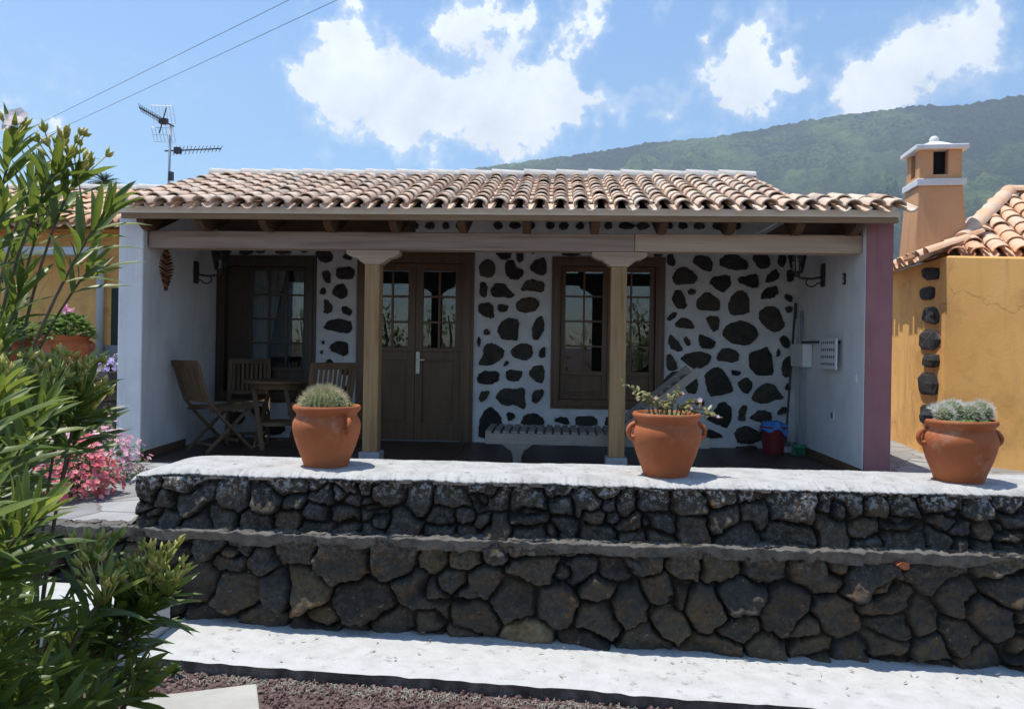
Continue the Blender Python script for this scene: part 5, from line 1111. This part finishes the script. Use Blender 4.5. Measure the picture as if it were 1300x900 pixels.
def side(p): v = p - Vector((3.9, 8.22, 0)); return hipdir.x * v.y - hipdir.y * v.x
b_ = MB()
tile_roof(b_, eS, rd, (rup + Vector((0, 0, PT))), 18, .20, .31, 9, keep=lambda p: side(p) < .02 and (p - eS).dot(rup) < 2.35, seed=21, rad=.088)
wl = (A - Sx).normalized(); wu = -wn_
tile_roof(b_, eW + wl * 3.4, -wl, (wu + Vector((0, 0, PT))), 17, .20, .31, 8, keep=lambda p: side(p) > -.02 and (p - eW).dot(wu) < 2.2, seed=23, rad=.088)
nroof = b_.build('roof', M['tile_warm'], nb, smooth=True, recalc=False)
hs = Vector((4.3, 8.68, 2.32)); he = Vector((3.9, 8.22, 0)) + hipdir * 2.75; he.z = 2.12 + PT * (he - eS).dot(rup) + .06; hs.z = 2.12 + PT * (hs - eS).dot(rup) + .06
b_ = MB(); ridge_tiles(b_, he, hs, .095, 7, 9); ridge_tiles(b_, he, he + rd * 5, .095, 13, 10)
b_.build('hip_tiles', M['tile_warm'], nroof, smooth=True)
dk = MB(); dk.add([eS + Vector((0, 0, -.02)), eS + rd * 3.6 + Vector((0, 0, -.02)), he + rd * 3.2 + Vector((0, 0, -.12)), he + Vector((0, 0, -.12))], [(0, 1, 2, 3)]); dk.add([eW + Vector((0, 0, -.02)), he + Vector((0, 0, -.12)), he + wl * 2 + Vector((0, 0, -.12)), eW + wl * 3.4 + Vector((0, 0, -.02))], [(0, 1, 2, 3)])
dk.build('roof_bed', M['ridge_mortar'], nroof)
# chimney
cy_ = 8.78; cc = Vector((PY(1194, 280, cy_).x + .02, cy_ + .22, 0)); q = Matrix.Rotation(R(-6), 3, 'Z')
def sq(mb, h0, h1, z0, z1, d0=None, d1=None, mi=0):
    d0 = d0 or h0; d1 = d1 or h1
    vs = [cc + q @ Vector((sx_ * h, sy_ * d, 0)) + Vector((0, 0, z)) for h, d, z in ((h0, d0, z0), (h1, d1, z1)) for sx_, sy_ in ((-1, -1), (1, -1), (1, 1), (-1, 1))]
    mb.add(vs, [(0, 3, 2, 1), (4, 5, 6, 7), (0, 1, 5, 4), (1, 2, 6, 5), (2, 3, 7, 6), (3, 0, 4, 7)], mi=mi)
zz = lambda py: PY(1195, py, cy_).z
b_ = MB(); sq(b_, .27, .225, 2.13, zz(236)); chim = b_.build('chimney', M['orange_smooth'], nb, bevel=.01)
b_ = MB(); sq(b_, .25, .25, zz(236) - .0, zz(227)); b_.build('band', M['white'], chim, bevel=.008)
b_ = MB(); zt0, zt1 = zz(227), zz(190); h_ = .215
for sx_ in (-1, 1):
    for sy_ in (-1, 1):
        vs = []
        for z in (zt0, zt1):
            for ax, ay in ((h_, h_), (.075, h_), (.075, .075), (h_, .075)): vs.append(cc + q @ Vector((sx_ * ax, sy_ * ay, 0)) + Vector((0, 0, z)))
        b_.add(vs, [(0, 1, 2, 3), (4, 5, 6, 7), (0, 1, 5, 4), (1, 2, 6, 5), (2, 3, 7, 6), (3, 0, 4, 7)])
sq(b_, h_ - .002, h_ - .002, zt0, zt0 + .05)
b2 = MB(); sq(b2, .12, .12, zt0 + .0502, zt1 - .002); b2.build('flue_core', M['flue_black'], chim); b_.build('flue_head', M['orange_smooth'], chim, bevel=.006)  # added black block fills the hollow behind the flue openings
b_ = MB(); sq(b_, .27, .27, zt1, zz(184)); sq(b_, .20, .06, zz(184) + .0005, zz(175)); b_.build('cap', M['white'], chim, bevel=.01)
b_ = MB(); b_.ball(cc + Vector((0, 0, zz(172))), .05, 14, 10); b_.build('finial', M['white'], chim, smooth='all')

# ------------------------------------------------------------------ left neighbour on its terrace
TZ = .74
tw = thing('terrace_wall', (-6.2, 8.2, 0), 'dark stone wall holding the raised bed beside the white house', 'wall')
P, a = stone_face((-9, 8.15, -.02), (1, 0, 0), (0, -1, 0), 4.55, TZ + .03, 4, .16, .4, .016, 31, bulge=.05); grid_mesh('stone_facing', P, M['rubble'], tw, a)
b_ = MB(); b_.box(-9, -4.45, 8.17, 8.45, -.02, TZ + .02); b_.build('wall_core', M['ledge'], tw)
b_ = MB(); b_.box(-14, -4.35, 8.45, 24, -.5, TZ); tag(b_.build('terrace_ground', M['earth']), kind='structure')
ln2 = thing('neighbour_house', (-9, 11.2, TZ), 'yellow orange house with tiled roof behind the oleander on the left', 'house')
ny_ = 11.2; nx1 = PY(151, 380, ny_).x + .15; ez = PY(100, 292, ny_ - .3).z
b_ = MB(); b_.box(-13.5, nx1, ny_, 17, TZ - .02, ez + .02); b_.build('wall', M['orange'], ln2, bevel=.02)
b_ = MB(); b_.box(-13.5, nx1 + .01, ny_ - .03, ny_ - .001, TZ, PY(120, 438, ny_).z); b_.build('base_course', M['plinth'], ln2)
b_ = MB(); rx1 = PY(207, 262, ny_ - .3).x; V2 = Vector((0, 1, .40)).normalized(); ry_len = 2.5
tile_roof(b_, (rx1 - 37 * .21, ny_ - .35, ez + .06), (1, 0, 0), V2, 37, .21, .38, 6, seed=33, rad=.092); rf = b_.build('roof', M['tile_warm'], ln2, smooth=True, recalc=False)
b_ = MB(); ztp = ez + .06 + .40 * .38 * 6 / math.hypot(1, .4) * 1.0; yr_ = ny_ - .35 + 2.1
ridge_tiles(b_, (rx1 - 7.8, yr_, ez + .06 + .40 * 2.1 + .06), (rx1 + .03, yr_, ez + .06 + .40 * 2.1 + .06), .12, 16, 12); b_.build('ridge', M['ridge_mortar'], rf, smooth=True)
b_ = MB(); b_.extr([(rx1 - 7.8, ny_ - .3, ez + .0), (rx1 - 7.8, yr_, ez + .80), (rx1 - 7.8, yr_ + 2.1, ez), ], (7.8, 0, 0)); b_.build('gable', M['orange'], ln2)
b_ = MB(); zg = PY(110, 316, ny_ - .3).z; b_.box(-13, PY(128, 320, ny_ - .3).x, ny_ - .36, ny_ - .22, zg - .1, zg + .02); b_.build('gutter', M['gutter'], ln2, bevel=.02)
b_ = MB(); xd = PY(126, 380, ny_ - .1).x; b_.tube([(xd, ny_ - .28, zg - .05), (xd, ny_ - .12, zg - .25), (xd, ny_ - .08, zg - .4), (xd, ny_ - .08, TZ + .05)], .055, 12); b_.build('downpipe', M['gutter'], ln2, smooth='all')
b_ = MB(); xa, xb = PY(142, 400, ny_).x, PY(152, 400, ny_).x + .1; b_.box(xa, xb, ny_ - .02, ny_ + .02, PY(146, 462, ny_).z, PY(146, 366, ny_).z); b_.build('shutter', M['cushion'], ln2)
# pots with flowers on the terrace edge
pg = Vector((PY(84, 440, 8.55).x, 8.55, TZ)); dup(pot, pg, R(20), 'clay pot with bushy geranium on the raised bed behind the oleander', (1.22, 1.22, 1.1))
def geranium(c, label):
    r_ = thing('geranium', c, label, 'plant'); st_, lv, fl_ = MB(), MB(), MB(); c = Vector(c)
    for k in range(420):
        d = rv(); d.z = abs(d.z); q = random.uniform(.5, 1.0) ** .5; p = c + Vector((d.x * .30 * q, d.y * .27 * q, d.z * .25 * q)); leaf(lv, p, d + rv() * .6 + Vector((0, 0, .2)), (0, 0, 1), random.uniform(.05, .085), random.uniform(.05, .075), .2, .1, random.random(), 4)
    for k in range(16): d = Vector((random.uniform(-.24, .24), random.uniform(-.2, .2), random.uniform(.15, .24))); st_.tube([c, c + d * .5, c + d], .005, 5)
    for k in range(5):
        p = c + Vector((random.uniform(-.12, .16), random.uniform(-.15, .05), random.uniform(.26, .34))); st_.tube([c, p], .003, 5)
        for q in range(14): bloom(fl_, p + rv() * .03, rv() + Vector((0, -.5, .5)), .017, random.random())
    st_.build('stems', M['green_leaf'], r_); lv.build('leaves', M['green_leaf'], r_, smooth='all', recalc=False); fl_.build('blossoms', M['petal_pink'], r_, smooth='all', recalc=False)
geranium(pg + Vector((0, 0, .385)), 'bushy green geranium with a few pink heads on the raised bed')
pg2 = Vector((PY(12, 470, 8.6).x, 8.6, TZ)); dup(pot, pg2, R(60), 'clay pot with leafy plant at the left picture edge, mostly behind oleander', (1.15, 1.15, 1.0)); geranium(pg2 + Vector((0, 0, .35)), 'leafy green plant in the far left pot, mostly behind oleander')
pl_ = PY(140, 476, 8.3); mound('trailing_flowers', (pl_.x, 8.32, TZ), .22, .16, .16, 260, 150, 'green_leaf', 'petal_lilac', 'small lilac flowers trailing over the raised bed beside the white wall', .03, .02)
# ------------------------------------------------------------------ antenna
ay = 9.0; ap = PY(213, 255, ay); at_top = PY(217, 152, ay); mx_ = ap.x
an = thing('tv_antenna', (mx_, ay, 2.5), 'grey television aerial mast with two yagi antennas on the tiled roof', 'antenna')
b_ = MB(); b_.tube([(mx_, ay, 2.45), (mx_ + .02, ay, PY(216, 158, ay).z)], .014, 10); b_.build('mast', M['metal'], an, smooth='all')
b_ = MB(); zb2 = PY(217, 224, ay).z; b_.box(mx_ + .015, mx_ + .06, ay - .03, ay + .02, zb2 - .05, zb2 + .05); b_.build('junction_box', M['darkmetal'], an)
p0 = PY(212, 192, ay); p1 = PY(281, 189, ay + .25); b_ = MB(); b_.bar(p0 + Vector((-.03, 0, 0)), p1, .014, .014); dv = (p1 - p0)
for k in range(13):
    c = p0 + dv * (.14 + .85 * k / 12); l_ = .085 - .002 * k; b_.tube([c + Vector((0, -.04, -l_ * .75)), c + Vector((0, .04, l_ * .75))], .004, 5)
c = p0 + dv * .2; b_.box(c.x - .04, c.x + .03, c.y - .03, c.y + .03, c.z - .035, c.z + .035); b_.build('horizontal_yagi', M['darkmetal'], an)
p0 = PY(216, 159, ay); p1 = PY(177, 137, ay - .45); dv = p1 - p0; b_ = MB(); b_.bar(p0 + Vector((.03, .03, -.01)), p1, .014, .014)
for k in range(14):
    c = p0 + dv * (.2 + .78 * k / 13); b_.tube([c + Vector((-.02, .0, .05)), c + Vector((.02, 0, -.05))], .0035, 5)
c = p0 + dv * .22; b_.box(c.x - .045, c.x + .045, c.y - .03, c.y + .03, c.z - .03, c.z + .03)
b_.tube([c + Vector((-.05, 0, -.14)), c + Vector((.03, 0, .16))], .008, 6); b_.build('tilted_yagi', M['darkmetal'], an)
b_ = MB()
for s in (-1, 1):
    for k in range(7):
        t = k / 6; a0 = PY(192 + 27 * t, 134 if s < 0 else 162, ay + .1); a1 = PY(196 + 27 * t, 157 if s < 0 else 180, ay + (.02 if s < 0 else .12)); b_.tube([a0, a1], .0028, 4)
    for k in range(3):
        t = k / 2; ya_ = (134 + 22 * t) if s < 0 else (162 + 18 * t); b_.tube([PY(192 + 3 * t, ya_, ay + .1), PY(219 + 3 * t, ya_ + 1, ay + .1)], .0028, 4)
b_.build('reflector_grid', M['metal'], an)
# power lines
for k, (pa_, pb_) in enumerate((((20, 172), (384, -8)), ((50, 176), (446, -8)))):
    p0, p1 = PY(*pa_, 26), PY(*pb_, 15); d = p1 - p0; pts = [p0 + d * t + Vector((0, 0, -.5 * 4 * (t / 1.6 + .0) * (1 - t / 1.6) * .0)) for t in [i / 10 for i in range(-6, 21)]]
    b_ = MB(); b_.tube(pts, .0055, 5); tag(b_.build('power_line', M['cable']), ['upper left overhead power line crossing the sky', 'lower right overhead power line crossing the sky'][k], 'cable', 'overhead power lines')
# far palm
pt = PY(132, 222, 42); pm = thing('palm_tree', (pt.x, 42, -.68), 'distant palm crown showing above the left tiled roof', 'palm'); b_ = MB(); b_.tube([(pt.x, 42, -.7), (pt.x + .1, 42, 5), (pt.x, 42, pt.z - .5)], [.25, .2, .17], 10); b_.build('trunk', M['bark'], pm)
b_ = MB(); c = Vector((pt.x, 42, pt.z - .45))
for k in range(46):
    a = k * 2.4; el_ = random.uniform(-.3, 1.35); d = Vector((math.cos(a) * math.cos(el_), math.sin(a) * math.cos(el_), math.sin(el_))); L_ = random.uniform(.75, 1.0)
    pts = [c + d * L_ * t - Vector((0, 0, .35 * L_ * t * t)) for t in [i / 7 for i in range(8)]]
    b_.tube(pts, [.02] * 7 + [.006], 4)
    sd_ = d.cross(Vector((0, 0, 1))).normalized()
    for i in range(1, 8):
        for s in (-1, 1): leaf(b_, pts[i], sd_ * s + d * .8 - Vector((0, 0, .2)), (0, 0, 1), .24, .045, .2, .1, random.random(), 2)
b_.build('crown', M['palm'], pm, recalc=False)

# ------------------------------------------------------------------ fallen leaves
b_ = MB(); rg = random.Random(19)
for k in range(70):
    x = rg.uniform(-2.1, 2.6); y = rg.choice((rg.uniform(4.25, 4.40), rg.uniform(3.95, 4.40))); leaf(b_, (x, y, slabz(x) + .008), (rg.uniform(-1, 1), rg.uniform(-1, 1), rg.uniform(-.05, .1)), (0, 0, 1), rg.uniform(.015, .05), rg.uniform(.006, .012), rg.uniform(-.3, .2), .1, rg.random(), 3)
for k in range(40):
    x = rg.uniform(-2.3, 2.8); y = rg.uniform(4.62, 5.0); leaf(b_, (x, y, UZ + .042), (rg.uniform(-1, 1), rg.uniform(-1, 1), 0), (0, 0, 1), rg.uniform(.012, .035), .008, rg.uniform(-.3, .2), .1, rg.random(), 3)
tag(b_.build('fallen_leaves', M['drygrass'], recalc=False), kind='stuff')
# ------------------------------------------------------------------ gravel, straw, weeds
b_ = MB(); b_.prism([(-4.2, -3), (2.0, -3), (2.0, 4.5), (-4.2, 4.5)], -.75, [slabz(-4.2) - .062, slabz(2.0) - .062, slabz(2.0) - .062, slabz(-4.2) - .062]); tag(b_.build('gravel_bed', M['ground']), kind='structure')
b_ = MB(); rg = random.Random(5)
def inside(x, y): return all((spoly[(i + 1) % 5][0] - spoly[i][0]) * (y - spoly[i][1]) - (spoly[(i + 1) % 5][1] - spoly[i][1]) * (x - spoly[i][0]) > -.005 for i in range(5))
ico = [(0, 0, 1), (.89, 0, .45), (.28, .85, .45), (-.72, .53, .45), (-.72, -.53, .45), (.28, -.85, .45), (.72, .53, -.45), (-.28, .85, -.45), (-.89, 0, -.45), (-.28, -.85, -.45), (.72, -.53, -.45), (0, 0, -1)]
icf = [(0, 1, 2), (0, 2, 3), (0, 3, 4), (0, 4, 5), (0, 5, 1), (1, 6, 2), (2, 6, 7), (2, 7, 3), (3, 7, 8), (3, 8, 4), (4, 8, 9), (4, 9, 5), (5, 9, 10), (5, 10, 1), (1, 10, 6), (6, 11, 7), (7, 11, 8), (8, 11, 9), (9, 11, 10), (10, 11, 6)]
for k in range(9500):
    x = rg.uniform(-2.7, 1.9); y = rg.uniform(2.9, 4.0 - .05 * x)
    if inside(x, y): continue
    s_ = rg.choice((.005, .006, .007, .009, .011, .015)); sc_ = Vector((rg.uniform(.7, 1.4), rg.uniform(.7, 1.4), rg.uniform(.5, .9))) * s_; m_ = Matrix.Rotation(rg.uniform(0, 6), 3, rv(rg))
    b_.add([Vector((x, y, slabz(x) - .060 + s_ * .35)) + m_ @ Vector((v[0] * sc_.x * rg.uniform(.8, 1.2), v[1] * sc_.y * rg.uniform(.8, 1.2), v[2] * sc_.z)) for v in ico], icf, rg.random())
tag(b_.build('gravel', M['pebble'], recalc=False), kind='stuff')
b_ = MB()
for k in range(650):
    t = rg.uniform(0, .72); p = fl[0].lerp(ext, t) + Vector((0, -abs(rg.gauss(0, .055)) - .02, 0)); p.z = slabz(p.x) - .06
    for q in range(rg.randint(2, 5)):
        d = Vector((rg.gauss(0, 1), rg.gauss(-.3, 1), rg.uniform(.0, .7))).normalized() * rg.uniform(.01, .034); b_.tube([p, p + d * .6 + Vector((0, 0, .008)), p + d], [.0016, .0022, .0008], 4, rnd=rg.random(), cap=False)
tag(b_.build('dry_grass', M['drygrass'], recalc=False), kind='stuff')
wp = PZ(221, 858, -.575); o = thing('weed', wp, 'small green weed growing against the white slab edge', 'plant'); lv = MB(); s2 = MB()
for k in range(8):
    d = Vector((rg.uniform(-.6, .6), rg.uniform(-.6, .2), 1)).normalized() * rg.uniform(.04, .09); s2.tube([wp, wp + d], .002, 5)
    for q in range(7): leaf(lv, wp + d * rg.uniform(.3, 1), rv(rg) + Vector((0, 0, .4)), (0, 0, 1), .032, .018, .1, .1, rg.random(), 3)
s2.build('stems', M['green_leaf'], o); lv.build('leaves', M['green_leaf'], o, smooth='all', recalc=False)
